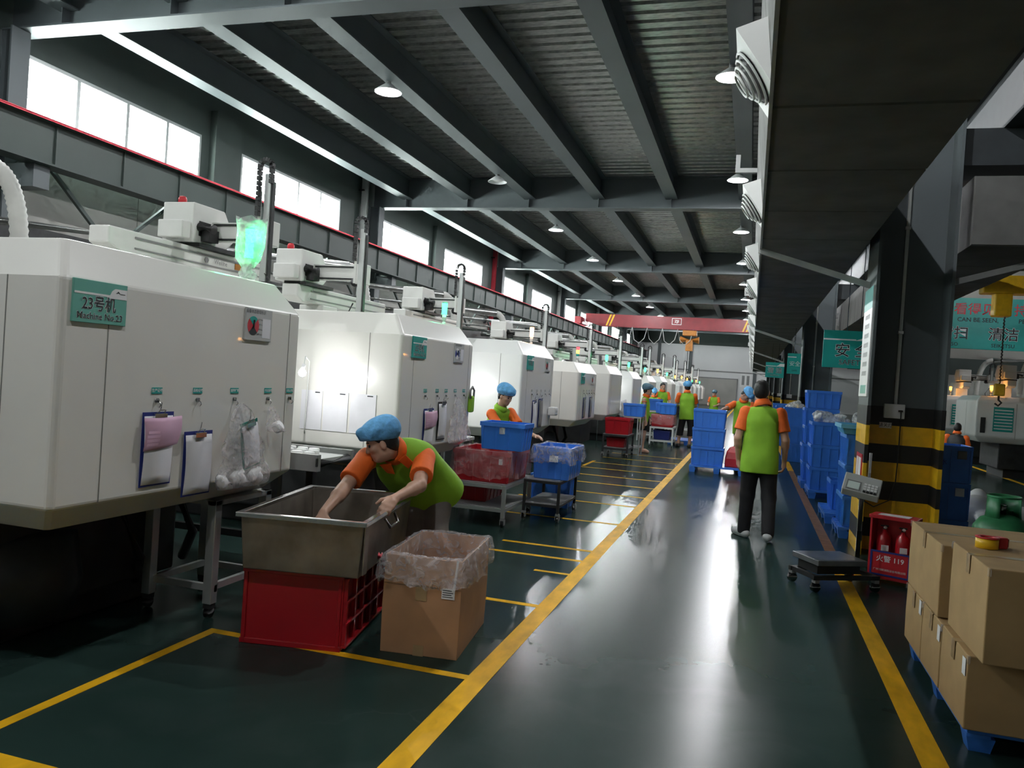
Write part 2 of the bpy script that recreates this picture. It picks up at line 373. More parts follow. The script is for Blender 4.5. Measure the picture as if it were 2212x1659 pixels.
h = MB().box(-4.1, -3.3, -.35, .35, 4.6, 4.9).cyl((-4.25, 0, 4.35), (-3.15, 0, 4.35), .22, n=14).box(-3.9, -3.5, -.25, .25, 3.7, 4.35).build('hoist', 'hoist_orange', cr, .02)
for dx in (-.06, .06): MB().tube([(-3.7+dx, 0, 3.75), (-3.7+dx, 0, 2.5)], .015, 6).build('hoist_rope', 'iron', h)
MB().tube([(-3.7, 0, 2.5), (-3.7, 0, 2.2), (-3.62, 0, 2.1), (-3.7, 0, 2.0), (-3.8, 0, 2.08)], .035, 8).build('hook', 'iron', h)
for k in range(5):
    x0 = -8+k*.9; MB().tube([(x0, -.3, 4.95), (x0+.15, -.3, 4.3-.1*(k % 2)), (x0+.45, -.3, 4.0), (x0+.75, -.3, 4.3), (x0+.9, -.3, 4.95)], .02, 6).build('festoon_cable', 'grey_light', cr)
# ---- steel columns between the two halls
def column(i, y, lab):
    t = thing('steel_column', lab, 'column', (1.15, y, 0)); W, D, wb = .72, .75, .36
    MB().box(0, .03, 0, D, 0, 7.1).build('flange', 'steel_paint', t); MB().box(W-.03, W, 0, D, 0, 7.1).build('flange', 'steel_paint', t)
    MB().box(.03, W-.03, wb, wb+.025, 0, 7.1).build('web', 'steel_paint', t)
    zs = [1.53, 1.33, 1.13, .94, .74, .54, .34, .14, 0]
    for k in range(8):
        a, b = zs[k+1], zs[k]; e = .004
        MB().box(.03, W-.03, wb-e, wb, a, b).box(W-.03-e, W-.03, 0, wb, a, b).box(W-.03-e, W+e, -e, 0, a, b).box(-e, .03, -e, 0, a, b).box(-e, 0, 0, D, a, b).box(.03, .03+e, 0, wb, a, b).box(W, W+e, 0, D, a, b).build('warning_band', 'black' if k % 2 == 0 else 'yellow', t)
    cd = MB().tube([(.31, wb-.02, 1.55), (.31, wb-.02, 6.9)], .018, 8).box(.285, .335, wb-.045, wb, 2.3, 2.33).box(.285, .335, wb-.045, wb, 3.4, 3.43).build('conduit', 'white_frame', t)
    sb = MB().box(.2, .40, wb-.06, wb, 1.41, 1.56).build('socket_box', 'white', t, .006)
    if i == 0:
        MB().box(.335, .375, wb-.09, wb-.06, 1.48, 1.50).build('plug', 'black', sb)
        MB().tube([(.36, wb-.085, 1.49), (.37, wb-.03, 1.3), (.37, wb-.03, 1.0), (.36, wb-.04, .75), (.30, wb-.10, .55), (.1, -.15, .52), (-.05, -.6, .62), (-.1, -1.18, .80)], .006, 6).build('power_cord', 'black', t)
        s2 = MB().box(.17, .29, wb-.012, wb, 1.30, 1.36).build('switch_label', 'white', t); text('请关灯', .045, 'ink', s2, (.23, wb-.013, 1.33))
        sg2 = MB().box(-.012, -.002, .08, .5, .66, 1.02).build('no_smoking_sign', 'red', t, 0)
        MB().box(-.014, -.012, .12, .30, .74, .98).box(-.014, -.012, .33, .46, .74, .98).build('panel_text', 'white', sg2)
    return t
for i, lab in enumerate(['nearest steel column, black and yellow banded foot with cord and socket box', 'second steel column behind the tall blue crates', 'third steel column beside the narrow teal signs',
      'fourth steel column down the walkway', 'fifth steel column down the walkway', 'farthest steel column before the white end wall']):
    column(i, 8.85+12.15*i, lab)
# ---- right hall girder, second duct
g2 = thing('hall_girder', 'dark girder running along the tops of the steel columns', 'girder', (2.42, YN+.02, 0))
MB().box(-.02, .02, 0, L, 4.4, 5.2).build('web', 'girder_dark', g2); MB().box(-.2, .2, 0, L, 4.37, 4.4).box(-.2, .2, 0, L, 5.2, 5.23).build('flange', 'girder_dark', g2)
sm2 = MB().box(.02, .055, -.008, .008, 4.27, 5.05).mesh('stiffener', 'girder_dark')
for k in range(60): piece(sm2, 'stiffener', g2, (0, .6+k*1.35, .15), scale=(1.2, 1, 1))
for i in range(6):
    y = 9.22+12.15*i-YN; MB().box(-.54, .2, y-.3, y+.3, 4.0, 4.37).build('bracket', 'girder_dark', g2)
# ---- main ventilation duct over the walkway
def duct(name, lab, x0, x1, lean, y0, y1, zb, zt):
    t = thing(name, lab, 'duct', (0, 0, 0)); q = 1.35
    me = MB().rings([[(x0+e, yy, zb+e), (x1-e, yy, zb+e), (x1-e, yy, zt-e), (x0+lean+e, yy, zt-e)] for yy, e in ((0, .012), (.02, 0), (q-.02, 0), (q, .012))]).mesh('duct_section', 'duct')
    y = y0
    while y < y1: piece(me, 'duct_section', t, (0, y, 0)); y += q
    return t
dt = duct('ventilation_duct', 'big dark insulated air duct hanging over the right side of the aisle', 0., 1.05, -.10, -2.05, 68, 3.2, 4.05)
MB().bar((-.003, -2, 3.20), (-.003, 69, 3.20), .02, .03).build('edge_strip', 'duct_trim', dt)
wed = MB().prism([(.0, 3.62), (-.21, 3.55), (.0, 3.24)], 'y', 0, .62); outm = wed.mesh('air_outlet', 'outlet_white')
lv = MB()
sl = Vector((-.21, 0, .31)).normalized(); nrm = Vector((-.31, 0, -.21)).normalized(); c0 = Vector((-.105, .31, 3.395))
for k, r in enumerate((.16, .13, .10, .07)):
    pts = [c0+nrm*(.015+.022*k)+sl*r*math.cos(a)+Vector((0, 1, 0))*r*math.sin(a)*1.15 for a in [2*PI*j/20 for j in range(21)]]
    lv.tube(pts, .008, 6, False)
lvm = lv.mesh('louver_ring', 'outlet_white')
bk = MB(); pts = [[c0+nrm*.006+sl*.165*math.cos(a)+Vector((0,1,0))*.19*math.sin(a) for a in [2*PI*j/20 for j in range(20)]], [c0+nrm*.05+sl*.05*math.cos(a)+Vector((0,1,0))*.055*math.sin(a) for a in [2*PI*j/20 for j in range(20)]]]
bkm = bk.rings(pts, True, True).mesh('louver_core', 'iron')
for k in range(-2, 19):
    y = 4.45+3.4*k
    o = piece(outm, 'air_outlet', dt, (0, y, 0)); piece(lvm, 'louver_ring', o); piece(bkm, 'louver_core', o)
dt2 = duct('return_duct', 'brownish grey air duct right of the steel columns over the far hall', 2.0, 2.9, 0., 8.95, 60, 3.2, 3.9)
for i in range(6):
    y = 9.35+12.15*i
    MB().bar((-.02, y, 3.18), (1.16, y, 2.82), .05, .06).build('support_arm', 'duct_trim', dt)
    MB().box(-.34, 1.2, y-.03, y+.03, 4.05, 4.1).box(-.34, -.29, y-.03, y+.03, 4.1, 4.25).build('hanger', 'duct_trim', dt)
    MB().bar((2.92, y, 3.17), (1.86, y, 2.85), .05, .06).build('support_arm', 'duct_trim', dt2)
# ---- pendant lamps
def lamp_proto(on):
    t = thing('pendant_lamp', 'x', 'lamp', (0, 0, 0), 0, 'pendant lamps over the aisle')
    MB().tube([(0, 0, .1), (0, 0, .66)], .008, 6).box(-.04, .04, -.04, .04, .64, .68).build('rod', 'iron', t)
    MB().lathe([(.03, .16), (.045, .13), (.045, .08), (.06, .05)], 12).build('socket', 'grey', t)
    MB().lathe([(.055, .06), (.08, .045), (.235, -.075), (.237, -.088), (.227, -.08), (.07, .035), (.05, .045)], 28, cap=False).build('shade', 'white', t)
    MB().lathe([(.02, .04), (.07, .02), (.12, -.004), (.13, -.03), (.09, -.052), (.04, -.06)], 20).build('bulb', 'lamp_glow' if on else 'white', t)
    if on:
        li = bpy.data.lights.new('pendant_light', 'POINT'); li.shadow_soft_size = .02; li.energy = LAMP_W; li.color = (.955, .975, 1.)
        lo = bpy.data.objects.new('light', li); COL.objects.link(lo); lo.parent = t; lo.location = (0, 0, -.085)
    return t
ORD = ['nearest', 'second', 'third', 'fourth', 'fifth', 'sixth', 'seventh', 'eighth', 'ninth', 'tenth']
lp = None; lf = lamp_proto(False); lf.location = (-6.39, 18.82, 6.45); lf['label'] = 'unlit grey pendant lamp hanging in the left lamp row'
for row, x, w in ((0, -6.39, 'machine row'), (1, -.615, 'grey duct edge')):
    for i in range(10):
        if row == 0 and i == 1: continue
        lab = '%s lit white pendant lamp in the row %s' % (ORD[i], 'over the machines' if row == 0 else 'along the air duct')
        loc = (x, 12.6+6.22*i, 6.45)
        if lp is None: lp = lamp_proto(True); lp.location = loc; lp['label'] = lab
        else: copy_tree(lp, None, loc, 0, lab)
for x, y, lab in ((-6.39, 6.38, 'lit pendant lamp over the near machines'), (-.615, 6.38, 'lit pendant lamp over the near aisle'), (-.615, .16, 'lit pendant lamp above the viewer'), (-6.39, .16, 'lit pendant lamp over the machines beside the viewer'), (8.5, 23., 'lit pendant lamp over the right hall')):
    copy_tree(lp, None, (x, y, 6.45), 0, lab)
# ================================================================== INJECTION MACHINES
XF = -2.95
RX = (PI/2, 0, PI/2)     # lettering on a face that looks towards +X
def enclosure(mb, x0, x1, y0, y1, z0, z1, cb=.14, ct=.13, hb=.13, ht=.19, rc=.02):
    def rg(i, z):
        a, b, c, d = x0, x1-i, y0+i*.9, y1-i*.9; k = rc
        return [(a,c,z),(b-k,c,z),(b,c+k,z),(b,d-k,z),(b-k,d,z),(a,d,z)]
    mb.rings([rg(cb, z0), rg(0, z0+hb), rg(0, z1), rg(ct, z1+ht)]); return mb
def tower(parent, loc, cols, wrapped=False):
    MB().tube([(loc[0], loc[1], loc[2]), (loc[0], loc[1], loc[2]+.09)], .012, 8).ball((loc[0], loc[1], loc[2]+.06), .022, 8, 6).build('lamp_stem', 'white_frame', parent)
    z = loc[2]+.09
    MB().cyl((loc[0], loc[1], z), (loc[0], loc[1], z+.07), .026, n=12).build('lamp_base', 'white_frame', parent); z += .07
    for m, h in cols:
        o = MB().cyl((loc[0], loc[1], z), (loc[0], loc[1], z+h), .03, .032, n=14).build('signal_lens', m, parent); z += h
        if m.startswith('glow') and m != 'glow_red' and h > .08:
            li = bpy.data.lights.new('signal', 'POINT'); li.energy = 2.2; li.shadow_soft_size = .04; li.color = {'glow_green': (.05,1,.35), 'glow_amber': (1,.4,.06), 'glow_orange_w': (1,.5,.25)}[m]
            lo = bpy.data.objects.new('light', li); COL.objects.link(lo); lo.parent = parent; lo.location = (loc[0]+.06, loc[1]-.05, z-.04)
    MB().cyl((loc[0], loc[1], z), (loc[0], loc[1], z+.012), .03, n=12).build('lamp_cap', 'grey', parent)
def chain_loop(mb, x, y, z0, z1, w=.055):
    n = int((z1-z0)/.04)
    for k in range(n): mb.box(x-w-.014, x-w+.014, y-.02, y+.02, z0+k*.04, z0+k*.04+.034)
    for k in range(9):
        a = PI*k/8; mb.bar((x-w*math.cos(a), y, z1+w*math.sin(a)-.02), (x-w*math.cos(a+.3), y, z1+w*math.sin(a+.3)-.02), .04, .028)
    for k in range(int(n*.4)): mb.box(x+w-.014, x+w+.014, y-.02, y+.02, z1-k*.04-.034, z1-k*.04)
    return mb
def robot(parent, x, yb0, yb1, yc, zb, arm, zarm0, zarm1, old=False, red=True, brand=False):
    """take-out robot: traverse beam along Y, carriage, kick arm along X, vertical arm with cable chain"""
    m = 'robot'
    b = MB(); b.rings([[(x-.09, y, zb+dz), (x+.09, y, zb+dz), (x+.09, y, zb+.17), (x-.09, y, zb+.17)] for y, dz in ((yb0, .05), (yb0+.12, 0), (yb1, 0))]); b.build('traverse_beam', m, parent, .012)
    MB().box(x+.09, x+.097, yb0+.25, yb1-.02, zb+.115, zb+.13).box(x+.09, x+.097, yb0+.25, yb1-.02, zb+.04, zb+.05).build('beam_rail', 'grey', parent)
    if brand:
        text('Weilihe', .055, 'grey', parent, (x+.0995, yb1-.62, zb+.085), RX, bold=.01); MB().prism([(yb1-.80+.025*math.cos(a*PI/3), zb+.085+.025*math.sin(a*PI/3)) for a in range(6)], 'x', x+.0905, x+.0985).build('emblem', 'grey', parent)
        MB().box(x+.0905, x+.0985, yb1-.42, yb1-.32, zb+.06, zb+.11).build('warning_sticker', 'hoist_orange', parent)
    MB().box(x-.16, x+.13, yb0+.45, yb0+.75, zb-.4, zb).build('beam_post', m, parent, .01)
    c = MB().prism([(yc-.05, zb+.2), (yc+.38, zb+.2), (yc+.5, zb+.3), (yc+.34, zb+.52), (yc-.05, zb+.52)], 'x', x-.18, x+.12).build('carriage', m, parent, .01)
    MB().box(x-.14, x+.1, yc-.15, yc-.05, zb+.22, zb+.36).build('carriage_box', m, c, .01)
    MB().box(x+.12, x+.125, yc+.02, yc+.16, zb+.26, zb+.38).build('opening', 'black', c)
    MB().cyl((x+.12, yc+.03, zb+.33), (x+.26, yc+.03, zb+.31), .04, n=12).box(x+.1, x+.2, yc+.05, yc+.17, zb+.22, zb+.32).build('servo_motor', 'iron', c)
    MB().box(x-.1, x+.15, yc, yc+.55, zb+.17, zb+.2).build('slide_plate', 'iron', c)
    if red: MB().lathe([(.035, 0), (.035, .045), (.025, .065), (.005, .07)], 12, (x-.08, yc+.05, zb+.52)).build('beacon', 'red', c)
    xa = x+.12+arm
    MB().box(x+.1, xa, yc+.18, yc+.24, zb+.24, zb+.40).build('kick_arm', m, parent, .006)
    MB().box(x+.14, xa, yc+.17, yc+.18, zb+.37, zb+.385).box(x+.14, xa-.05, yc+.17, yc+.18, zb+.25, zb+.265).build('arm_rail', 'iron', parent)
    MB().cyl((xa-.08, yc+.1, zb+.22), (xa-.08, yc+.2, zb+.22), .045, n=14).build('servo_motor', 'iron', parent)
    MB().box(xa-.07, xa+.04, yc+.08, yc+.2, zb+.2, zb+.40).build('arm_head', m, parent, .008)
    v = MB().box(xa-.012, xa+.045, yc+.025, yc+.075, zarm0, zarm1-.14).build('vertical_arm', 'alu', parent, .004)
    MB().box(xa+.05, xa+.06, yc+.035, yc+.075, zarm0, zarm1-.2).build('arm_rail', 'iron', v)
    tag(chain_loop(MB(), xa+.012, yc+.0, zb+.42, zarm1-.07).build('cable_chain', 'black', v), kind='stuff'); MB().box(xa-.055, xa-.03, yc+.02, yc+.03, zb+.2, zb+.62).build('chain_guide', 'robot', v)
    g = MB().box(xa-.05, xa+.08, yc-.04, yc+.12, zarm0-.06, zarm0).box(xa-.03, xa+.02, yc-.02, yc+.03, zarm0-.22, zarm0-.06).box(xa+.03, xa+.06, yc+.05, yc+.1, zarm0-.3, zarm0-.06)
    g.tube([(xa, yc+.05, zarm0+.1), (xa+.1, yc, zarm0+.02), (xa+.08, yc-.04, zarm0-.1), (xa, yc+.02, zarm0-.18)], .008, 6).tube([(xa-.03, yc, zarm0+.2), (xa-.12, yc+.03, zarm0+.05), (xa-.06, yc+.1, zarm0-.1)], .008, 6)
    g.build('gripper', 'iron', v)
def hose(parent, p, q, r=.075, n=None):
    p = Vector(p); q = Vector(q); mid = Vector((q.x, q.y, p.z)); pts = []; rad = []
    L = (q-p).length*1.15; n = n or int(L/.022)
    for i in range(n+1):
        t = i/n; a = p.lerp(mid, t); b = mid.lerp(q, t); pts.append(a.lerp(b, t)); rad.append(r if i % 2 else r*.88)
    MB().tube(pts, rad, 14).build('flexible_hose', 'hose', parent)
def machine(lab, y0, y1, zt, m='cream', tow=None, rob=None, hz=None, num=None, numw=None, detail=1, xb=-5.3, papers=False):
    t = thing('molding_machine', lab, 'machine', (0, 0, 0)); t.location = (0, y0, 0); W = y1-y0
    en = enclosure(MB(), xb, XF, 0, W, .73, zt).build('enclosure', m, t, .012)
    gp = MB().box(XF-.002, XF+.0012, W*.14, W*.14+.006, .86, zt).box(XF-.002, XF+.0012, W*.93, W*.93+.006, .86, zt)
    gp.box(XF-.32, XF-.314, -.0012, .002, .87, zt).box(XF-1.1, XF-1.094, -.0012, .002, .87, zt)
    each(gp, 'panel_gap', 'seam', t)
    # machine bed, tank and feet
    MB().box(-9.2, xb, .2, W-.2, .42, 1.35).build('injection_unit', m, t, .03)
    MB().box(-9.3, XF-.62, .22, W-.35, .18, .73).build('bed', 'iron', t, .02)
    MB().box(-9.0, XF-.75, .3, W-.45, 0, .18).build('base_plinth', 'black', t, .015)
    if detail:
        MB().lathe([(.05, 0), (.30, .02), (.34, .2), (.30, .45), (.1, .5)], 20, (XF-.8, .55, .12)).build('oil_drum', 'iron', t)
        MB().tube([(XF-.5, W-.5, .7), (XF-.45, W-.4, .45), (XF-.6, W-.3, .25)], .03, 8).tube([(XF-.6, W-.9, .7), (XF-.5, W-.8, .35), (XF-.7, W-.6, .15)], .03, 8).build('oil_hose', 'black', t)
    MB().lathe([(.09, 0), (.09, .15), (.24, .55), (.24, .8), (.05, .9)], 18, (-7.6, W/2, 1.5)).build('hopper', 'galv', t)
    MB().box(-7.9, -7.3, W/2-.25, W/2+.25, 1.3, 1.52).build('hopper_base', 'grey', t)
    if tow: tower(t, (tow[0], tow[1]-y0, zt+.17), tow[2])
    if rob: r = dict(rob); robot(t, r['x'], r['b'][0]-y0, r['b'][1]-y0, r['c']-y0, r['z'], r['arm'], r['v'][0], r['v'][1], red=r.get('red', True), brand=num == '23')
    if hz:
        xh, yh, z0, z1, xp = hz
        MB().tube([(xp, yh-y0-3.3, z1+.12), (xh-.22, yh-y0-.12, z1)], .075, 14).build('exhaust_pipe', 'galv', t)
        MB().lathe([(.085, -.02), (.085, .02)], 14, (xh-1.3, yh-y0-.95, z1+.033), (4.0, 3.2, -.12)).build('pipe_clamp', 'iron', t)
        hose(t, (xh-.22, yh-y0-.12, z1), (xh, yh-y0+.05, z0), .068)
    # name plate, status plate and hook labels on the aisle side
    sy = .05 if num == '23' else .2
    if num:
        w, h = .32, .2; p = MB().box(XF, XF+.012, sy, sy+w, zt-.195, zt+.002).build('number_plate', 'teal_pale' if num == '23' else 'teal', t, .002)
        q = XF+.012
        MB().box(q, q+.001, sy+.005, sy+w*.68, zt-.065, zt-.055).build('plate_stripe', 'white', p)
        MB().prism([(sy+w*.64, zt-.07), (sy+w*.995, zt-.07), (sy+w*.995, zt-.022), (sy+w*.76, zt-.022), (sy+w*.70, zt-.034)], 'x', q, q+.0012).build('plate_corner', 'white', p)
        MB().prism([(sy+.245, zt-.045), (sy+.262, zt-.032), (sy+.275, zt-.045), (sy+.262, zt-.04)], 'x', q+.0012, q+.002).box(q+.0012, q+.002, sy+.275, sy+.305, zt-.046, zt-.043).build('emblem', 'ink', p)
        s = num+'号机'
        text(s, .075, 'white', p, (q+.0008, sy+w/2-.01, zt-.108), RX, bold=.035, width=.2); text(s, .075, 'ink', p, (q+.0018, sy+w/2-.01, zt-.108), RX, bold=.006, width=.2)
        if detail > 1: text('Machine No.'+num, .044, 'white', p, (q+.0008, sy+w/2, zt-.163), RX, bold=.03, width=.272); text('Machine No.'+num, .044, 'ink', p, (q+.0018, sy+w/2, zt-.163), RX, bold=.0, width=.268)
    if detail:
        a = W*.68; p = MB().box(XF, XF+.012, a, a+.27, zt-.2, zt-.002).build('status_plate', 'grey_light', t, .002); q = XF+.012
        for k, mm in enumerate(('teal', 'ink_red', 'ink', 'ink_red')):
            pts = [(a+.075, zt-.11)]+[(a+.075+.058*math.cos(PI/4+PI/2*k+PI/2*j/6), zt-.11+.058*math.sin(PI/4+PI/2*k+PI/2*j/6)) for j in range(7)]
            MB().prism(pts, 'x', q, q+.0015).build('dial_sector', mm if num != '22' else ('blue_dark' if k % 2 else 'white'), p)
        MB().bar((q+.003, a+.075, zt-.125), (q+.003, a+.08, zt-.075), .01, .008).build('pointer', 'black', p)
        MB().box(q, q+.001, a+.17, a+.255, zt-.18, zt-.06).build('paper_slip', 'paper', p)
        if detail > 1:
            text('设备状态管理标识', .025, 'ink', p, (q+.0005, a+.1, zt-.024), RX)
            for k, s in enumerate(('运行 Run', '维修 Fix', '待机 Stop', '保养 Serve')): text(s, .014, 'ink', p, (q+.0005, a+.145, zt-.07-.03*k), RX)
        for k, f in enumerate((.32, .483, .652, .828, .955) if num == '23' else (.31, .47, .6, .74, .88)):
            yy = f*W
            lb = MB().box(XF, XF+.004, yy-.037, yy+.037, 1.38, 1.412).build('hook_label', 'teal' if detail > 1 else 'grey_light', t)
            if detail > 1: text(('生产记录', '品检记录', '首件样板', '作业指导', '设备点检')[k], .02, 'white', lb, (XF+.0045, yy, 1.396), RX, bold=.02)
            MB().cyl((XF, yy, 1.345), (XF+.012, yy, 1.345), .012, n=10).tube([(XF+.012, yy, 1.345), (XF+.025, yy, 1.335), (XF+.03, yy, 1.322), (XF+.022, yy, 1.31)], .003, 6).build('hook', 'chrome', t)
    return t
M = {}
M[23] = machine('nearest cream molding machine, number 23 plate, clipboards hung on its side', 2.8, 4.75, 1.905, 'cream', None,
    dict(x=-4.5, b=(4.55, 6.4), c=5.43, z=2.30, arm=.6, v=(2.2, 3.2)), (-5.5, 4.75, 2.2, 2.95, -9.25), '23', detail=2)
M[22] = machine('white molding machine with the 22 plate, second from the viewer', 6.4, 8.25, 1.89, 'cream', (-3.3, 8.40-.2, [('glow_green', .12)]),
    dict(x=-4.5, b=(7.0, 9.0), c=7.05, z=2.2, arm=.6, v=(2.0, 3.08)), (-5.0, 9.6, 2.0, 2.88, -9.25), '22', detail=2)
M[21] = machine('bright white molding machine behind the operator in the blue cap', 10.25, 12.0, 1.88, 'white_paint', (-3.3, 12.2-.35, [('glow_orange_w', .14)]),
    dict(x=-4.5, b=(9.6, 11.6), c=10.1, z=2.2, arm=.5, v=(2.0, 3.08), red=False), (-5.0, 12.95, 2.0, 2.9, -9.25), '21', detail=1)
M[20] = machine('cream molding machine with two dark file holders on its side', 13.9, 15.6, 1.72, 'cream', (-3.3, 15.3, [('teal', .05), ('glow_amber', .07), ('glow_red', .06)]),
    dict(x=-4.5, b=(13.6, 15.4), c=14.0, z=2.05, arm=.7, v=(1.9, 2.95), red=False), (-5.0, 15.95, 1.9, 2.86, -9.25), '20', detail=1)
labs = ['fifth molding machine of the left row, with a crumpled white bag at its end', 'sixth molding machine of the left row, behind the bare armed woman', 'seventh molding machine of the left row', 'eighth molding machine of the left row', 'ninth molding machine of the left row, far back',
        'tenth molding machine of the left row, far back', 'eleventh molding machine of the left row, far back', 'twelfth molding machine of the left row, far back', 'thirteenth molding machine of the left row, far back', 'last but one molding machine of the left row', 'farthest molding machine of the left row']
for i, lb in enumerate(labs):
    y0 = 17.15+3.55*i; w = 1.7 if i < 4 else 1.5
    machine(lb, y0, y0+w, 1.76-.03*(i % 3)-.02*i, ('cream', 'white_paint')[i % 2], (-3.3, y0+w-.3, [(('glow_green', 'glow_green', 'glow_green', 'glow_amber', 'glow_green', 'glow_amber', 'glow_amber', 'glow_amber', 'glow_green', 'glow_amber', 'glow_green')[i], .12)]),
        dict(x=-4.3, b=(y0-.2, y0+1.5), c=y0+.1, z=2.05-.03*i*.5, arm=.7+.1*(i % 3), v=(1.85, 2.85+.1*(i % 2)), red=False), (-5.0, y0+2.1, 1.8, 2.85, -9.25) if i < 8 else None, None, detail=0)
# right hall machines seen between the columns
def right_machine(lab, y0, w, x0=4.95, plate=False):
    t = thing('molding_machine', lab, 'machine', (x0, y0, 0)); e = MB()
    def rg(i, z): return [(i, i, z), (i, w-i, z), (2.6, w-i, z), (2.6, i, z)]
    e.rings([rg(.12, .78), rg(0, .92), rg(0, 1.72), rg(.1, 1.84)]); e.build('enclosure', 'white_paint', t, .03)
    MB().box(.55, 5.5, .2, w-.2, .2, .8).build('bed', 'iron', t, .02); MB().box(.7, 5.3, .3, w-.3, 0, .2).build('base_plinth', 'black', t)
    MB().box(2.6, 6., .2, w-.2, .7, 1.4).build('injection_unit', 'cream', t, .03)
    each(MB().box(-.002, .0, w*.45, w*.45+.008, .9, 1.7).box(.8, .808, -.002, 0, .9, 1.7), 'panel_gap', 'seam', t)
    MB().box(.35, .75, -.01, 0, 1.05, 1.6).build('vent_grille', 'teal', t); each(MB().box(1.3, 1.42, -.012, 0, 1.2, 1.6).box(.1, .2, -.012, 0, 1.0, 1.35), 'door_handle', 'iron', t)
    for k in range(7): MB().box(.37, .73, -.014, -.01, 1.1+k*.07, 1.125+k*.07).build('slat', 'white', t)
    tower(t, (.35, .3, 1.82), [('glow_amber', .1)])
    robot(t, .7, .1, 1.6, .3, 2.05, .5, 1.9, 2.8, red=False)
    hose(t, (1.6, w*.7, 2.9), (1.25, w*.75, 1.9)); MB().tube([(1.6, w*.7, 2.9), (3.4, w*.7, 3.0)], .085, 12).build('exhaust_pipe', 'galv', t)
    return t
right_machine('white molding machine in the right hall beside the banded column', 20.3, 1.9, 4.9); right_machine('white molding machine at the right edge, behind the gas cylinder', 16.4, 1.9, 5.7)
right_machine('molding machine in the right hall under the teal banner', 24.2, 1.9, 4.9); right_machine('farther molding machine in the right hall, behind the tall crates', 33., 1.9, 4.6)
# bagged signal lamp standing on machine 23
t = thing('bagged_signal_lamp', 'green signal lamp wrapped in a translucent plastic bag on the nearest machine', 'signal lamp', (-3.25, 4.55, 2.097))
tower(t, (0, 0, 0), [('glow_green', .19)])
bg_ = MB(); rs = []
for k, (r, z) in enumerate([(.045, .02), (.06, .045), (.035, .09), (.05, .12), (.075, .17), (.088, .24), (.092, .33), (.10, .42)]):
    rs.append([(r*(1+.14*math.sin(3*a+k)+.08*math.sin(7*a+2*k))*math.cos(a), r*(1+.14*math.sin(3*a+k))*math.sin(a), z+.012*math.sin(5*a)) for a in [2*PI*j/20 for j in range(20)]])
bg_.rings(rs, False, False, True).build('plastic_bag', 'film_white', t)
# bare work lamps between the machines
for i, (x, y, z) in enumerate([(-3.62, 5.9, 1.5), (-3.7, 9.6, 1.45), (-3.5, 19.7, 1.5), (-3.3, 23.3, 1.45)]):
    t = thing('work_lamp', ['bright bare work lamp in front of the three white papers', 'bright work lamp beside the operator in the blue cap', 'bright work lamp behind the woman with bare arms', 'bright work lamp beside the man facing away'][i], 'lamp', (x, y, z))
    MB().ball((0, 0, 0), .032, 14, 10).build('bulb', 'work_glow', t); MB().tube([(0, 0, .03), (0, .02, .07)], .018, 10).build('socket', 'white', t)
    MB().tube([(0, .02, .07), (-.04, .1, .14), (-.12, .3, .1), (-.2, .42, -.4), (-.2, .42, -z if i else -.55)], .005, 8).build('gooseneck', 'white_frame', t)
    li = bpy.data.lights.new('work', 'POINT'); li.energy = WORK_W; li.shadow_soft_size = .05; lo = bpy.data.objects.new('light', li); COL.objects.link(lo); lo.parent = t; lo.location = (.06, -.02, -.02)
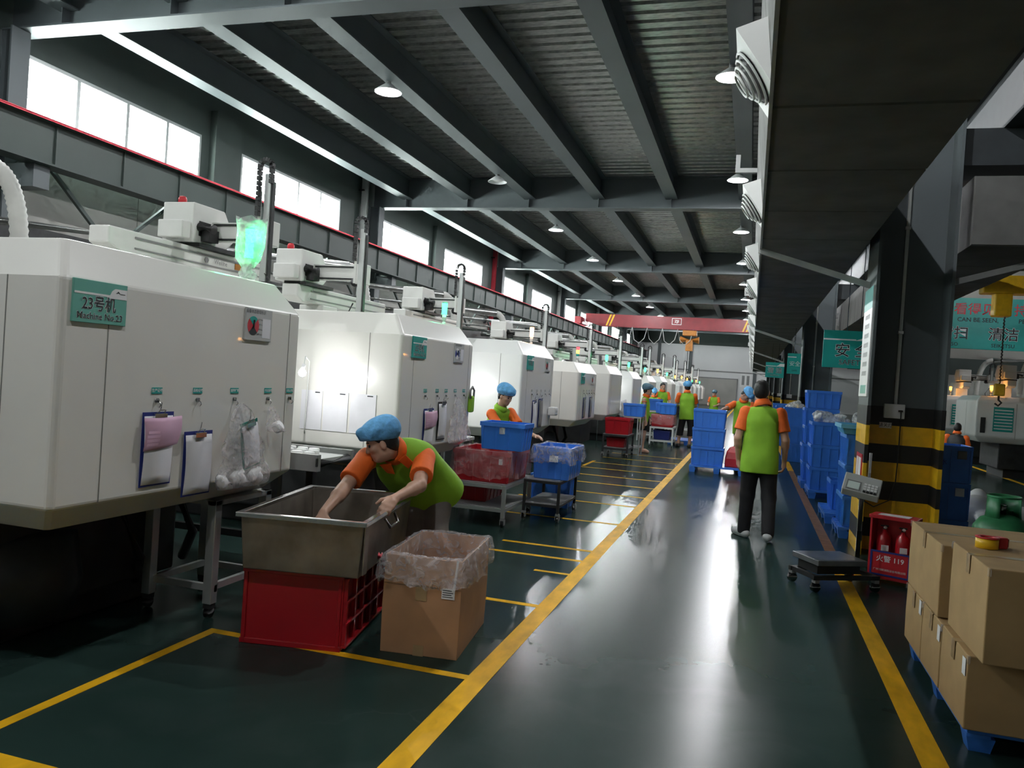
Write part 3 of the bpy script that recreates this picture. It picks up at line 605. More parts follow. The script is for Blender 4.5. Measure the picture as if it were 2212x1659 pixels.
# ================================================================== implicit surfaces for soft and living shapes
def sdf_mesh(name, prims, vox, mname, parent=None, clips=(), off=(0,0,0), pad=.03):
    lo = np.array([1e9]*3); hi = -lo; B = []
    for p in prims:
        if p[0] == 'cap': a, b = np.array(p[1], float), np.array(p[2], float); r = max(p[3], p[4]); l_, h_ = np.minimum(a, b)-r, np.maximum(a, b)+r
        else: a = np.array(p[1], float); r = max(p[2]); l_, h_ = a-r, a+r
        B.append((l_, h_)); lo = np.minimum(lo, l_); hi = np.maximum(hi, h_)
    lo -= pad; hi += pad; n = np.ceil((hi-lo)/vox).astype(int)+1
    ax = [lo[i]+np.arange(n[i])*vox for i in range(3)]; D = np.full(n, 1., np.float32)
    for p, (l_, h_) in zip(prims, B):
        k = p[5] if p[0] == 'cap' and len(p) > 5 else (p[4] if p[0] == 'ell' and len(p) > 4 else .03)
        m = k*1.2+2.5*vox; s = [slice(max(0, int((l_[i]-m-lo[i])/vox)), min(n[i], int((h_[i]+m-lo[i])/vox)+2)) for i in range(3)]
        G = np.stack(np.meshgrid(ax[0][s[0]], ax[1][s[1]], ax[2][s[2]], indexing='ij'), -1)
        if p[0] == 'cap':
            a, b = np.array(p[1], float), np.array(p[2], float); ba = b-a; L = ba@ba+1e-12
            t = np.clip(((G-a)@ba)/L, 0, 1); d = np.linalg.norm(G-a-t[..., None]*ba, axis=-1)-(p[3]+(p[4]-p[3])*t)
        else:
            q = G-np.array(p[1], float)
            if p[3] is not None: q = q @ np.array(p[3], float).T
            R = np.array(p[2], float); e = np.linalg.norm(q/R, axis=-1); e2 = np.linalg.norm(q/(R*R), axis=-1)+1e-9; d = e*(e-1)/e2
        c = D[s[0], s[1], s[2]]; h = np.clip(.5+.5*(c-d)/k, 0, 1); D[s[0], s[1], s[2]] = c*(1-h)+d*h-k*h*(1-h)
    if clips:
        G = np.stack(np.meshgrid(*ax, indexing='ij'), -1)
        for pt, nn in clips:
            nn = np.array(nn, float); nn /= np.linalg.norm(nn); D = np.maximum(D, ((G-np.array(pt, float))@nn).astype(np.float32))
    D[0], D[-1], D[:, 0], D[:, -1], D[:, :, 0], D[:, :, -1] = 1, 1, 1, 1, 1, 1
    cn = n-1; acc = np.zeros((*cn, 3)); cnt = np.zeros(cn)
    for A in range(3):
        for u in (0, 1):
            for v in (0, 1):
                o = [0, 0, 0]; oth = [i for i in range(3) if i != A]; o[oth[0]] = u; o[oth[1]] = v; o2 = list(o); o2[A] = 1
                d0 = D[o[0]:o[0]+cn[0], o[1]:o[1]+cn[1], o[2]:o[2]+cn[2]]; d1 = D[o2[0]:o2[0]+cn[0], o2[1]:o2[1]+cn[1], o2[2]:o2[2]+cn[2]]
                mk = (d0 < 0) != (d1 < 0); t = np.where(mk, d0/np.where(mk, d0-d1, 1), 0)
                e = [np.full(cn, float(o[i])) for i in range(3)]; e[A] = t
                for i in range(3): acc[..., i] += np.where(mk, e[i], 0)
                cnt += mk
    act = cnt > 0; idx = -np.ones(cn, int); idx[act] = np.arange(act.sum()); cell = np.argwhere(act)
    V = lo+(cell+acc[act]/cnt[act][:, None])*vox-np.array(off); Fs = []
    S = D < 0
    for A in range(3):
        oth = [(A+1) % 3, (A+2) % 3]
        a0 = [slice(1, -1)]*3; a1 = [slice(1, -1)]*3; a0[A] = slice(0, -1); a1[A] = slice(1, None)
        s0 = S[tuple(a0)]; s1 = S[tuple(a1)]; e = np.argwhere(s0 != s1)
        if not len(e): continue
        fl_ = s0[tuple(e.T)]; e = e+1; e[:, A] -= 1
        def ci(du, dv):
            c = e.copy(); c[:, oth[0]] -= du; c[:, oth[1]] -= dv; return idx[tuple(c.T)]
        q = np.stack([ci(0, 0), ci(1, 0), ci(1, 1), ci(0, 1)], 1); q[~fl_] = q[~fl_][:, ::-1]; Fs.append(q)
    Fq = np.concatenate(Fs)
    Fq = Fq[(Fq >= 0).all(1)]
    me = bpy.data.meshes.new(name); me.from_pydata(V.tolist(), [], Fq.tolist()); me.update(); me.materials.append(MATS[mname]); me.polygons.foreach_set('use_smooth', [True]*len(me.polygons))
    o = bpy.data.objects.new(name, me); COL.objects.link(o); o.parent = parent; return o
# ================================================================== CRATES, CARTS AND BINS
CR = {}
def crate(lab, loc, size, m, rz=0., group=None, rib=True, name='plastic_crate', cat='crate', taper=.025, nr=None):
    key = (size, m, taper, nr)
    if key not in CR:
        w, d, h = size; t = thing(name, lab, cat, loc, rz)
        def rg(i, z): return [(-w/2+i, -d/2+i, z), (w/2-i, -d/2+i, z), (w/2-i, d/2-i, z), (-w/2+i, d/2-i, z)]
        MB().rings([rg(taper, .0), rg(.006, h-.02), rg(.016, h-.02), rg(taper+.012, .02)]).build('body', m, t, .004)
        MB().rings([rg(-.004, h-.045), rg(-.004, h), rg(.016, h), rg(.016, h-.045), rg(-.004, h-.045)], False, False).build('rim', m, t, .003)
        nx, ny = nr or (max(3, int(w/.13)), max(3, int(d/.13))); rb = MB()
        def sx(f, z): return taper*(1-z/h)+.006
        for k in range(nx+1):
            x = -w/2+taper+.01+(w-2*taper-.02)*k/nx
            for s in (-1, 1): rb.rings([[(x-.005, s*(d/2-sx(0, z)+.0), z), (x+.005, s*(d/2-sx(0, z)), z), (x+.005, s*(d/2-sx(0, z)+.012), z), (x-.005, s*(d/2-sx(0, z)+.012), z)] for z in (.01, h-.045)])
        for k in range(ny+1):
            y = -d/2+taper+.01+(d-2*taper-.02)*k/ny
            for s in (-1, 1): rb.rings([[(s*(w/2-sx(0, z)), y-.005, z), (s*(w/2-sx(0, z)), y+.005, z), (s*(w/2-sx(0, z)+.012), y+.005, z), (s*(w/2-sx(0, z)+.012), y-.005, z)] for z in (.01, h-.045)])
        tag(rb.build('ribs', m, t), kind='stuff')
        CR[key] = t
    else: t = copy_tree(CR[key], None, loc, rz, lab)
    t.name = name; t['label'] = lab; t['category'] = cat
    if group: t['group'] = group
    elif 'group' in t: del t['group']
    return t
def pallet(lab, x0, x1, y0, y1, h=.13):
    t = thing('plastic_pallet', lab, 'pallet', ((x0+x1)/2, (y0+y1)/2, 0)); w, d = x1-x0, y1-y0; n = max(4, int(d/.14))
    for k in range(n): MB().box(-w/2, w/2, -d/2+d*k/n, -d/2+d*(k+1)/n-.025, h-.03, h).build('deck_board', 'blue_plastic', t, .003)
    for i in range(3): MB().box(-w/2+(w-.1)*i/2, -w/2+(w-.1)*i/2+.1, -d/2, d/2, h-.045, h-.03).build('stringer', 'blue_plastic', t)
    for i in range(3):
        for j in range(3): MB().rings([[(-w/2+(w-.12)*i/2+e, -d/2+(d-.12)*j/2+e, z), (-w/2+(w-.12)*i/2+.12-e, -d/2+(d-.12)*j/2+e, z), (-w/2+(w-.12)*i/2+.12-e, -d/2+(d-.12)*j/2+.12-e, z), (-w/2+(w-.12)*i/2+e, -d/2+(d-.12)*j/2+.12-e, z)] for e, z in ((.015, 0), (0, h-.045))]).build('foot', 'blue_plastic', t)
    return t
def cart(lab, x0, x1, y0, y1, h, m='alu', low=.16, post=.04, wheels=True, plate=True):
    t = thing('wheeled_cart', lab, 'cart', ((x0+x1)/2, (y0+y1)/2, 0)); w, d = (x1-x0)/2, (y1-y0)/2; wz = .1 if wheels else 0; p = post
    for sx in (-1, 1):
        for sy in (-1, 1):
            a, b = sx*(w-p/2), sy*(d-p/2); MB().box(a-p/2, a+p/2, b-p/2, b+p/2, wz, h).build('post', m, t, .003)
            if wheels:
                c = MB().box(a-.02, a+.02, b-.02, b+.02, .075, wz).box(a-.024, a-.018, b-.02, b+.03, .03, .085).box(a+.018, a+.024, b-.02, b+.03, .03, .085).build('caster', 'grey', t)
                MB().cyl((a-.015, b+.015, .037), (a+.015, b+.015, .037), .037, n=14).build('wheel', 'iron', c)
    for z in (h-p, low):
        for s in (-1, 1):
            MB().box(-w+p, w-p, s*(d-p/2)-p/2, s*(d-p/2)+p/2, z, z+p).build('rail', m, t, .003); MB().box(s*(w-p/2)-p/2, s*(w-p/2)+p/2, -d+p, d-p, z, z+p).build('rail', m, t, .003)
    if plate:
        MB().box(-w+.005, w-.005, -d+.005, d-.005, h, h+.008).build('top_board', 'grey', t)
    MB().box(-w+.01, w-.01, -d+.01, d-.01, low+p, low+p+.006).build('shelf', 'grey', t)
    return t
def liner(parent, w, d, ztop, drop, m, inner=.25, out=.024, seed=1, nm='plastic_liner'):
    """film laid inside an open box and folded over its rim"""
    R = random.Random(seed); N = 72; ph = [R.uniform(0, 6.28) for _ in range(8)]; rs = []
    def rim(i, z, wob, kk):
        pts = []
        for j in range(N):
            a = j/N*4; s = int(a); f = a-s; hw, hd = w/2+i, d/2+i
            x, y = [(-hw+2*hw*f, -hd), (hw, -hd+2*hd*f), (hw-2*hw*f, hd), (-hw, hd-2*hd*f)][s]
            q = 2*PI*j/N; e = wob*(math.sin(7*q+ph[kk])+.7*math.sin(17*q+ph[kk+1])+.5*math.sin(29*q+ph[kk+2]))
            nx, ny = [(0, -1), (1, 0), (0, 1), (-1, 0)][s]; pts.append((x+nx*e, y+ny*e, z+wob*.9*math.sin(5*q+ph[kk+3])+wob*.5*math.sin(23*q+ph[kk])))
        return pts
    rs = [rim(-.03, ztop-inner, .004, 0), rim(-.018, ztop-inner*.4, .005, 1), rim(-.012, ztop, .004, 2), rim(0, ztop+.014, .005, 3), rim(out*.7, ztop, .005, 1), rim(out+.008, ztop-drop*.35, .011, 2), rim(out+.016, ztop-drop*.7, .014, 0), rim(out+.008, ztop-drop, .017, 3)]
    return MB().rings(rs, False, False, True).build(nm, m, parent)
# ---- steel bin on red crate in front
RZ = math.radians(10.5)
t = thing('red_crate', 'big red plastic crate under the steel bin', 'crate', (-2.66, 3.86, 0), RZ)
w, d, h = .585, .95, .43
def rg(i, z): return [(i, i, z), (w-i, i, z), (w-i, d-i, z), (i, d-i, z)]
MB().rings([rg(.0, 0), rg(0, h), rg(.02, h), rg(.02, .03)]).build('body', 'red_plastic', t, .006)
for k in range(4): MB().box(w, w+.028, .0, d, .02+.125*k, .035+.125*k).build('rib', 'red_plastic', t, .003)
for k in range(7): MB().box(w, w+.024, .0+(d-.02)*k/6, .02+(d-.02)*k/6, .035, .41).build('rib', 'red_plastic', t, .003)
for k in range(2): MB().box(.01+(w-.04)*k, .03+(w-.04)*k, -.012, 0, .0, .43).build('corner_post', 'red_plastic', t, .003)
each(MB().box(0, w, -.012, 0, .0, .03).box(0, w, -.012, 0, .40, .43), 'band', 'red_plastic', t, .003)
mat('steel_bin', (.30,.27,.235), .38, metal=.75, var=.35, scale=4.5, bump=.06)
mat('steel_bin_in', (.20,.18,.165), .5, metal=.6, var=.3, scale=4.5)
t = thing('steel_bin', 'worn open stainless steel bin the bending worker reaches into', 'bin', (-2.645, 3.775, .432), RZ)
w, d, h = .70, 1.10, .305
MB().rings([rg(.02, 0), rg(.0, h), rg(.012, h), rg(.03, .012)]).build('body', 'steel_bin', t, .006)
e = .022
MB().rings([rg(-e, h-.012), rg(-e, h+.012), rg(.014, h+.012), rg(.014, h-.012), rg(-e, h-.012)], False, False).build('rim', 'chrome', t, .004)
MB().box(w, w+.006, .02, .09, .02, h-.02).build('corner_plate', 'steel_bin', t)
MB().tube([(w+.02, .36, h-.03), (w+.05, .38, h-.08), (w+.05, .56, h-.08), (w+.02, .58, h-.03)], .010, 8).build('side_handle', 'chrome', t)
MB().cyl((w+.012, .30, .07), (w+.03, .30, .07), .022, n=12).build('knob', 'ink_red', t)
# ---- carton with liner beside it
t = thing('open_carton', 'open cardboard carton with clear plastic liner beside the steel bin', 'carton', (-1.72, 4.465, 0), math.radians(6.5))
w, d, h = .445, .71, .55
def rg2(i, z, b=0): return [(-w/2+i, -d/2+i, z), (w/2-i, -d/2+i, z), (w/2-i, d/2-i, z), (-w/2+i, d/2-i, z)]
MB().rings([rg2(0, 0), rg2(-.004, h*.5), rg2(0, h), rg2(.006, h), rg2(.006, .008)]).build('carton_body', 'card', t, .004)
MB().box(-w/2-.001, w/2+.001, -d/2-.0055, -d/2-.002, .39, .393).build('fold_crease', 'card_edge', t)
each(MB().box(-.03, .03, -d/2-.006, -d/2-.004, 0, .06).box(-.035, .03, -d/2-.0065, -d/2-.0045, .31, .39), 'packing_tape', 'tape', t)
lb = MB().box(.115, .19, -d/2-.0065, -d/2-.005, .335, .395).build('shipping_label', 'white', t)
for k in range(4): MB().box(.12, .18-.008*(k % 2), -d/2-.0072, -d/2-.0065, .345+.012*k, .349+.012*k).build('print_line', 'ink', lb)
MB().bar((.20, -d/2-.02, .555), (.185, -d/2-.012, .38), .012, .003).build('liner_tail', 'white', t)
liner(t, w, d, h, .155, 'film', .32, .022, 3)
# ---- conveyor with caps between machine 23 and 22
t = thing('conveyor', 'grey belt conveyor between the two nearest machines carrying white caps', 'conveyor', (-2.97, 5.12, 0))
MB().box(-1.9, 0, 0, .05, .80, .925).build('side_rail', 'grey', t, .004); MB().box(-1.9, 0, .5, .55, .80, .925).build('side_rail', 'grey', t, .004)
MB().box(-1.9, -.03, .05, .5, .86, .885).build('belt', 'grey_light', t); MB().cyl((-.035, .05, .855), (-.035, .5, .855), .04, n=14).build('roller', 'iron', t)
MB().box(-.01, .0, -.01, .01, .84, .90).box(-1.0, -.9, -.012, 0, .82, .9).build('bracket', 'iron', t)
MB().cyl((-.05, .55, .84), (-.05, .64, .84), .06, n=14).build('drive_motor', 'black', t)
for x in (-1.7, -.35):
    for y in (.03, .52): MB().box(x-.03, x+.03, y-.03, y+.03, 0, .8).build('leg', 'iron', t)
MB().box(-1.7, -.35, .01, .05, .25, .3).build('stretcher', 'iron', t)
cap0 = None; R = random.Random(3)
k = 0
for i in range(5):
    for j in range(3):
        if (i, j) in ((0, 2),): continue
        x, y = -3.10-.105*i-.04*(j % 2), 5.22+.12*j+R.uniform(-.012, .012)
        if cap0 is None:
            cap0 = MB().lathe([(.041, 0), (.042, .004), (.042, .038), (.038, .045), (.005, .045)], 20).build('bottle_cap', 'white', None); tag(cap0, 'white plastic bottle cap lying on the grey conveyor belt', 'cap', 'white caps on the conveyor'); cap0.location = (x, y, .8865)
        else: link_copy(cap0, None, (x, y, .8865))
# aluminium stand under machine 23
t = thing('profile_stand', 'aluminium profile stand on casters under the nearest machine', 'stand', (-3.52, 4.12, 0))
for x in (0, .45):
    for y in (.0, .52):
        MB().box(x-.03, x+.03, y-.03, y+.03, .09, .72).build('leg', 'alu', t, .003); c = MB().box(x-.025, x+.025, y-.025, y+.025, .06, .09).build('caster', 'iron', t); MB().cyl((x-.015, y, .035), (x+.015, y, .035), .035, n=12).build('wheel', 'iron', c)
each(MB().box(-.03, .48, .0, .03, .16, .2).box(-.03, .48, .49, .52, .16, .2).box(0, .03, .03, .49, .16, .2).box(.42, .45, .03, .49, .16, .2), 'rail', 'alu', t); MB().box(-.03, .48, -.03, .55, .69, .72).build('top_frame', 'alu', t)
t = thing('hanging_tag', 'small yellow card hanging in the dark under the nearest machine', 'card', (-3.98, 4.5, .12)); MB().box(0, .003, 0, .07, 0, .16).build('card', 'yellow', t); MB().bar((0, .035, .16), (0, .035, .45), .004, .004).build('string', 'grey', t)
# ---- carts in the second bay
cart('aluminium cart carrying the red tub beside machine 22', -3.1, -2.37, 7.9, 8.95, .44)
t = crate('red plastic tub draped with clear film on the nearest cart', (-2.68, 8.33, .449), (.64, .72, .33), 'red_plastic', name='red_tub', cat='tub', nr=(3, 3)); liner(t, .64, .72, .33, .28, 'film_red', .2, .014, 5)
MB().box(.2, .24, -.378, -.374, .2, .26).build('sticker', 'paper', t)
cart('slim dark steel cart carrying the blue tub with film', -2.36, -1.94, 8.55, 9.45, .45, 'iron', post=.03)
t = crate('blue plastic tub with folded clear film on the slim dark cart', (-2.085, 8.99, .459), (.44, .66, .36), 'blue_plastic', name='blue_tub', cat='tub', nr=(5, 5)); liner(t, .44, .66, .36, .17, 'film', .2, .014, 6)
MB().box(-.02, .08, -.352, -.347, .20, .27).build('sticker', 'paper', t)
t = crate('ribbed light blue crate balanced on the red tub by machine 22', (-2.475, 8.16, .80), (.49, .36, .29), 'blue_crate', name='ribbed_crate'); MB().box(-.03, .03, -.178, -.172, .17, .24).build('sticker', 'film_white', t)
crate('dark red crate on the lower shelf of the nearest cart', (-2.85, 8.45, .207), (.4, .6, .2), 'red_plastic'); crate('blue crate standing on the floor behind the slim dark cart', (-2.3, 9.75, .0), (.5, .4, .4), 'blue_plastic')
# workbench items beside the operator
t = thing('work_table', 'white work table beside the operator in the blue cap', 'table', (-3.6, 8.75, 0))
MB().box(0, .42, 0, .4, .78, .82).build('table_top', 'white', t, .004)
for x in (.03, .39):
    for y in (.03, .37): MB().box(x-.02, x+.02, y-.02, y+.02, 0, .78).build('leg', 'alu', t)
t = thing('power_strip', 'white round socket reel on the work table edge', 'socket', (-3.25, 8.85, .885)); MB().cyl((0, 0, 0), (.05, 0, 0), .06, n=20).build('reel', 'white', t, .004)
for k in range(5): MB().cyl((.05, .025*math.cos(k*1.257), .025*math.sin(k*1.257)), (.053, .025*math.cos(k*1.257), .025*math.sin(k*1.257)), .008, n=8).build('socket_hole', 'black', t)
MB().box(-.02, .03, -.03, .03, -.06, -.05).build('foot', 'grey', t)
# ---- third bay: red tub cart, woman's bench
cart('cart with the plain dark red tub beside the bare armed woman', -2.96, -2.40, 16.75, 17.55, .48, 'iron')
crate('plain dark red tub on the cart beside the bare armed woman', (-2.67, 17.1, .489), (.53, .6, .34), 'red_plastic', name='red_tub', cat='tub', nr=(3, 3)); crate('pink and red crate on the shelf of the dark red tub cart', (-2.7, 17.15, .207), (.4, .45, .2), 'red_plastic')
cart('tall stand under the ribbed crate beside the bare armed woman', -2.66, -2.28, 17.62, 18.1, .85, 'alu', wheels=False, post=.03); crate('ribbed light blue crate left of the bare armed woman', (-2.46, 17.8, .859), (.46, .38, .28), 'blue_crate', name='ribbed_crate')
cart('white framed cart with the red film wrapped tub', -2.40, -1.80, 20.3, 21.1, .53, 'white_frame'); t = crate('red tub wrapped in shiny film between the woman and the man', (-2.1, 20.65, .539), (.56, .6, .30), 'red_plastic', name='red_tub', cat='tub', nr=(3, 3)); liner(t, .56, .6, .3, .25, 'film_red', .15, .014, 8)
crate('blue crate standing on the film wrapped red tub', (-1.99, 20.5, .866), (.42, .36, .27), 'blue_crate', name='ribbed_crate'); crate('blue crate behind the film wrapped red tub, upper level', (-2.13, 20.95, .866), (.42, .36, .27), 'blue_plastic', name='ribbed_crate')
crate('dark blue crate on the shelf of the white framed cart', (-2.1, 20.65, .207), (.42, .5, .24), 'blue_dark'); pallet('blue pallet lying on the floor at the feet of the man facing away', -2.1, -1.1, 22.0, 23.2)
cart('far white bench at the machine behind the man', -3.0, -2.2, 22.4, 23.3, .86, 'white_frame', wheels=False); crate('deep blue crate on the far white bench', (-2.6, 22.8, .868), (.42, .42, .32), 'blue_plastic')
cart('far cart with red tub beyond the man facing away', -2.2, -1.5, 26.5, 27.3, .5, 'white_frame'); crate('far small red tub beyond the man facing away', (-1.85, 26.9, .509), (.6, .6, .32), 'red_plastic', name='red_tub', cat='tub', nr=(3, 3)); crate('blue crate on the far small red tub', (-1.85, 26.9, .832), (.42, .36, .3), 'blue_crate', name='ribbed_crate')
# ---- stack of three on a pallet in the aisle
pallet('blue plastic pallet in the aisle under the stack of three', -1.03, -.02, 15.36, 16.25)
for k, s in enumerate(('bottom', 'middle', 'top')): crate('deep blue crate at the %s of the stack of three in the aisle' % s, (-.715, 15.65, .132+.354*k), (.60, .50, .352), 'blue_plastic', nr=(4, 4))
t = thing('red_cover', 'red rounded plastic cover on the aisle pallet beside the stack of three', 'cover', (-.22, 15.75, .131))
MB().rings([[(.17*s*c-.02*(1-s), .2*s*q, z) for c, q in ((-1,-1),(-.4,-1),(.4,-1),(1,-1),(1,1),(.4,1),(-.4,1),(-1,1))] for s, z in ((1, 0), (1., .16), (.86, .28), (.55, .36), (.2, .385))], smooth=False).build('cover', 'red', t, .02)
# ---- blue crates along the right line
pallet('blue pallet under the light blue grid crates by the nearest column', 1.04, 1.62, 9.7, 10.45)
for k in range(3): crate('light blue grid crate, %s of the three behind the nearest column' % ('lowest', 'middle', 'topmost')[k], (1.34, 10.06, .132+.35*k), (.54, .66, .348), 'blue_light', taper=.012, nr=(5, 7), name='grid_crate')
t = crate('pale turquoise tray on the light blue grid crates', (1.30, 10.02, 1.184), (.60, .7, .11), 'blue_tray', name='turquoise_tray', cat='tray', taper=.04)
pallet('blue pallet with one small crate in front of the tall blue stacks', .98, 1.62, 10.7, 11.75)
crate('small blue crate alone on its pallet by the walkway line', (1.24, 11.3, .132), (.36, .5, .38), 'blue_plastic', nr=(3, 4))
pallet('blue pallet under the three wide crates topped with clear plastic', .94, 1.9, 13.1, 14.0)
for k in range(3): crate('wide blue crate, %s of the stack topped with clear plastic' % ('lowest', 'middle', 'topmost')[k], (1.22, 13.5, .132+.35*k), (.56, .66, .348), 'blue_plastic', nr=(4, 4))
pallet('blue pallet under the tallest blue crate stack', .9, 1.9, 14.4, 15.3)
for k in range(5): crate('blue crate, %s of the five in the tallest stack' % ('lowest', 'second lowest', 'middle', 'second highest', 'topmost')[k], (1.2-(.02 if k % 2 else 0), 14.85, .132+.31*k), (.56, .56, .308), 'blue_plastic', nr=(4, 4))
crate('dark navy crate standing behind the tallest blue stack', (2.0, 16.2, .75), (.5, .5, .36), 'blue_dark'); crate('dark navy crate under the other navy crate', (2.0, 16.2, .0), (.52, .52, .748), 'blue_dark', nr=(4, 4))
for k in range(3): crate('blue crate, %s of the far stack before the second column' % ('lowest', 'middle', 'topmost')[k], (1.0, 19.9, .005+.42*k), (.46, .5, .418), 'blue_plastic', nr=(4, 4))
for k in range(3): crate('blue crate, %s of the farther stack past the second column' % ('lowest', 'middle', 'topmost')[k], (1.0, 25.5, .005+.4*k), (.5, .5, .398), 'blue_plastic', nr=(4, 4))
for k in range(3): crate('blue crate, %s of the small farthest stack by the walkway' % ('lowest', 'middle', 'topmost')[k], (1.05, 31., .005+.4*k), (.5, .5, .398), 'blue_plastic', nr=(4, 4))
for k in range(3):
    t = crate('royal blue crate, %s of the stack right of the nearest column' % ('lowest', 'middle', 'topmost')[k], (2.18, 10.15, (0, .312, .727)[k]), (.42, .5, (.31, .413, .413)[k]), 'blue_plastic', taper=.006, nr=(2, 2))
    if k: MB().box(.06, .15, -.262, -.252, .27, .36).build('sticker', 'paper', t); text('防水' if k == 2 else '农', .07, 'blue_dark', t, (-.11, -.256, .22))
def heap(lab, c, r, n, seed, mm='film_white', nm='plastic_heap', cat='plastic film', vox=.018):
    R = random.Random(seed); pr = [('ell', (c[0], c[1], c[2]+r[2]*.15), (r[0]*.75, r[1]*.75, r[2]*.5), None, .03)]
    for _ in range(n):
        q = (c[0]+R.uniform(-1, 1)*r[0]*.8, c[1]+R.uniform(-1, 1)*r[1]*.8, c[2]+R.uniform(.1, .8)*r[2]); a = R.uniform(0, 3); b = R.uniform(-.7, .7)
        Rm = (Matrix.Rotation(a, 3, 'Z') @ Matrix.Rotation(b, 3, 'X')); pr.append(('ell', q, (R.uniform(.25, .5)*r[0], R.uniform(.12, .3)*r[0], R.uniform(.1, .35)*r[2]), [list(x) for x in Rm], .015))
    t = thing(nm, lab, cat, c); sdf_mesh('crumpled_film', pr, vox, mm, t, [(c, (0, 0, -1))], c); return t
heap('crumpled clear plastic heaped on the three wide blue crates', (1.24, 13.5, 1.182), (.27, .26, .16), 22, 1, 'film_white')
heap('crumpled clear plastic heaped on the far stack before the second column', (1.0, 19.9, 1.27), (.22, .22, .17), 16, 2, 'film_white')
t = heap('clear plastic bags heaped behind the turquoise tray', (1.75, 13.5, 1.0), (.2, .25, .35), 14, 4, 'film_white'); crate('blue crate under the bags behind the turquoise tray', (1.78, 13.5, .132), (.44, .6, .86), 'blue_plastic', nr=(4, 4))
heap('white sack heaped on the floor behind the gas cylinder', (3.25, 10.9, 0), (.75, .8, .5), 26, 9, 'white', 'white_sack', 'sack', .03)
# ---- cartons on the right
mat('pallet_dark', (.01,.05,.35), .4)
pallet('blue pallet under the brown cartons at the right edge', 1.06, 2.3, 4.15, 5.55, .115)
def carton(lab, x0, x1, y0, y1, z0, z1, label=None, tape=True, rz=0):
    t = thing('cardboard_carton', lab, 'carton', ((x0+x1)/2, (y0+y1)/2, z0), rz); w, d, h = (x1-x0)/2, (y1-y0)/2, z1-z0
    MB().rings([[(-w*s, -d*s, z), (w*s, -d*s, z), (w*s, d*s, z), (-w*s, d*s, z)] for s, z in ((1, 0), (1.006, h*.5), (1, h))]).build('carton_body', 'card_yellow', t, .005)
    MB().box(-w-.004, w+.004, -.002, .002, h-.001, h+.0006).build('flap_seam', 'card_edge', t)
    if tape:
        MB().box(-w-.005, w+.005, -.03, .03, h, h+.0012).build('packing_tape', 'tape', t); MB().box(-w-.0062, -w-.004, -.03, .03, h-.09, h).build('packing_tape', 'tape', t)
        for sx, sy in ((-1, -1), (-1, 1)): MB().box(sx*(w+.004)-.001, sx*(w+.004)+.012, sy*(d+.003)-.006, sy*(d+.003)+.006, h-.035, h+.001).build('corner_tape', 'film', t)
    if label: MB().box(-w-.0065, -w-.0045, label[0], label[0]+.055, label[1], label[1]+.08).build('shipping_label', 'white', t)
    return t
carton('lower carton nearest the viewer with white label', 1.03, 1.75, 4.10, 4.60, .116, .455, (-.24, .24)); carton('lower middle carton with white label', 1.03, 1.75, 4.625, 5.07, .116, .452, (-.22, .24)); carton('lower far carton beside the fire cabinet with white label', 1.03, 1.75, 5.09, 5.56, .116, .452, (-.22, .25))
carton('upper near carton with the tape dispenser beside it', 1.06, 1.72, 3.99, 4.64, .457, .885); carton('upper far carton in front of the gas cylinder', 1.03, 1.74, 4.74, 5.57, .457, .845)
carton('inner carton at the frame edge, lower', 1.77, 2.3, 4.2, 5.0, .116, .455, None, False); carton('inner carton at the frame edge, upper', 1.77, 2.3, 4.3, 5.2, .457, .84)
t = thing('tape_dispenser', 'yellow roll of tape in a red dispenser on the carton', 'tape roll', (1.19, 4.55, .887), .5)
MB().lathe([(.035, 0), (.052, 0), (.052, .05), (.035, .05), (.035, 0)], 28, cap=False).build('tape_roll', 'yellow', t)
MB().lathe([(.03, .05), (.055, .05), (.055, .056), (.03, .056), (.03, .05)], 28, cap=False).build('guard_ring', 'red', t); MB().box(.05, .10, -.03, .03, .0, .056).build('handle', 'red', t, .006); MB().box(.10, .104, -.03, .03, .01, .05).build('blade', 'chrome', t)
# ---- platform scale
t = thing('platform_scale', 'wheeled platform scale with tilted keypad head on a chrome post', 'scale', (.72, 7.18, 0), math.radians(30)); L, W_ = .46, .37
MB().box(-L/2, L/2, -W_/2, W_/2, .215, .26).build('platform', 'plate_steel', t, .004); MB().box(-L/2+.02, L/2-.02, -W_/2+.02, W_/2-.02, .26, .262).build('plate_top', 'plate_steel', t)
for y in (-W_/2+.02, W_/2-.02): MB().box(-L/2-.03, L/2+.13, y-.018, y+.018, .10, .135).build('frame_rail', 'iron', t)
for x in (-L/2, L/2+.11): MB().box(x-.018, x+.018, -W_/2+.04, W_/2-.04, .10, .135).build('cross_rail', 'iron', t)
MB().box(-L/2+.03, L/2-.03, -W_/2+.05, W_/2-.05, .14, .21).build('load_cell_box', 'iron', t)
for x in (-L/2, L/2+.1):
    for y in (-W_/2+.02, W_/2-.02):
        c = MB().box(x-.02, x+.02, y-.025, y+.025, .075, .10).build('caster', 'grey', t); MB().cyl((x, y-.016, .04), (x, y+.016, .04), .04, n=16).build('wheel', 'chrome', c)
MB().cyl((L/2+.07, .04, .135), (L/2+.07, .04, .80), .021, n=14).build('post', 'chrome', t); MB().cyl((L/2+.1, .0, .8), (L/2+.1, .0, 1.14), .012, n=10).build('white_tube', 'white', t)
hd = MB().prism([(-.06, -.015), (.06, -.02), (.07, .05), (-.05, .045)], 'x', -.105, .105).build('display_head', 'grey_light', t, .006); hd.location = (L/2+.03, .0, .83); hd.rotation_euler = (math.radians(52), .15, math.radians(-40)); hd.scale = (1.4, 1.4, 1.3)
sc_ = MB().box(-.085, -.005, -.045, .02, .047, .0495).build('screen', 'grey', hd)
MB().box(-.078, -.012, -.036, .012, .0495, .0502).build('screen_glass', 'glow_screen', sc_)
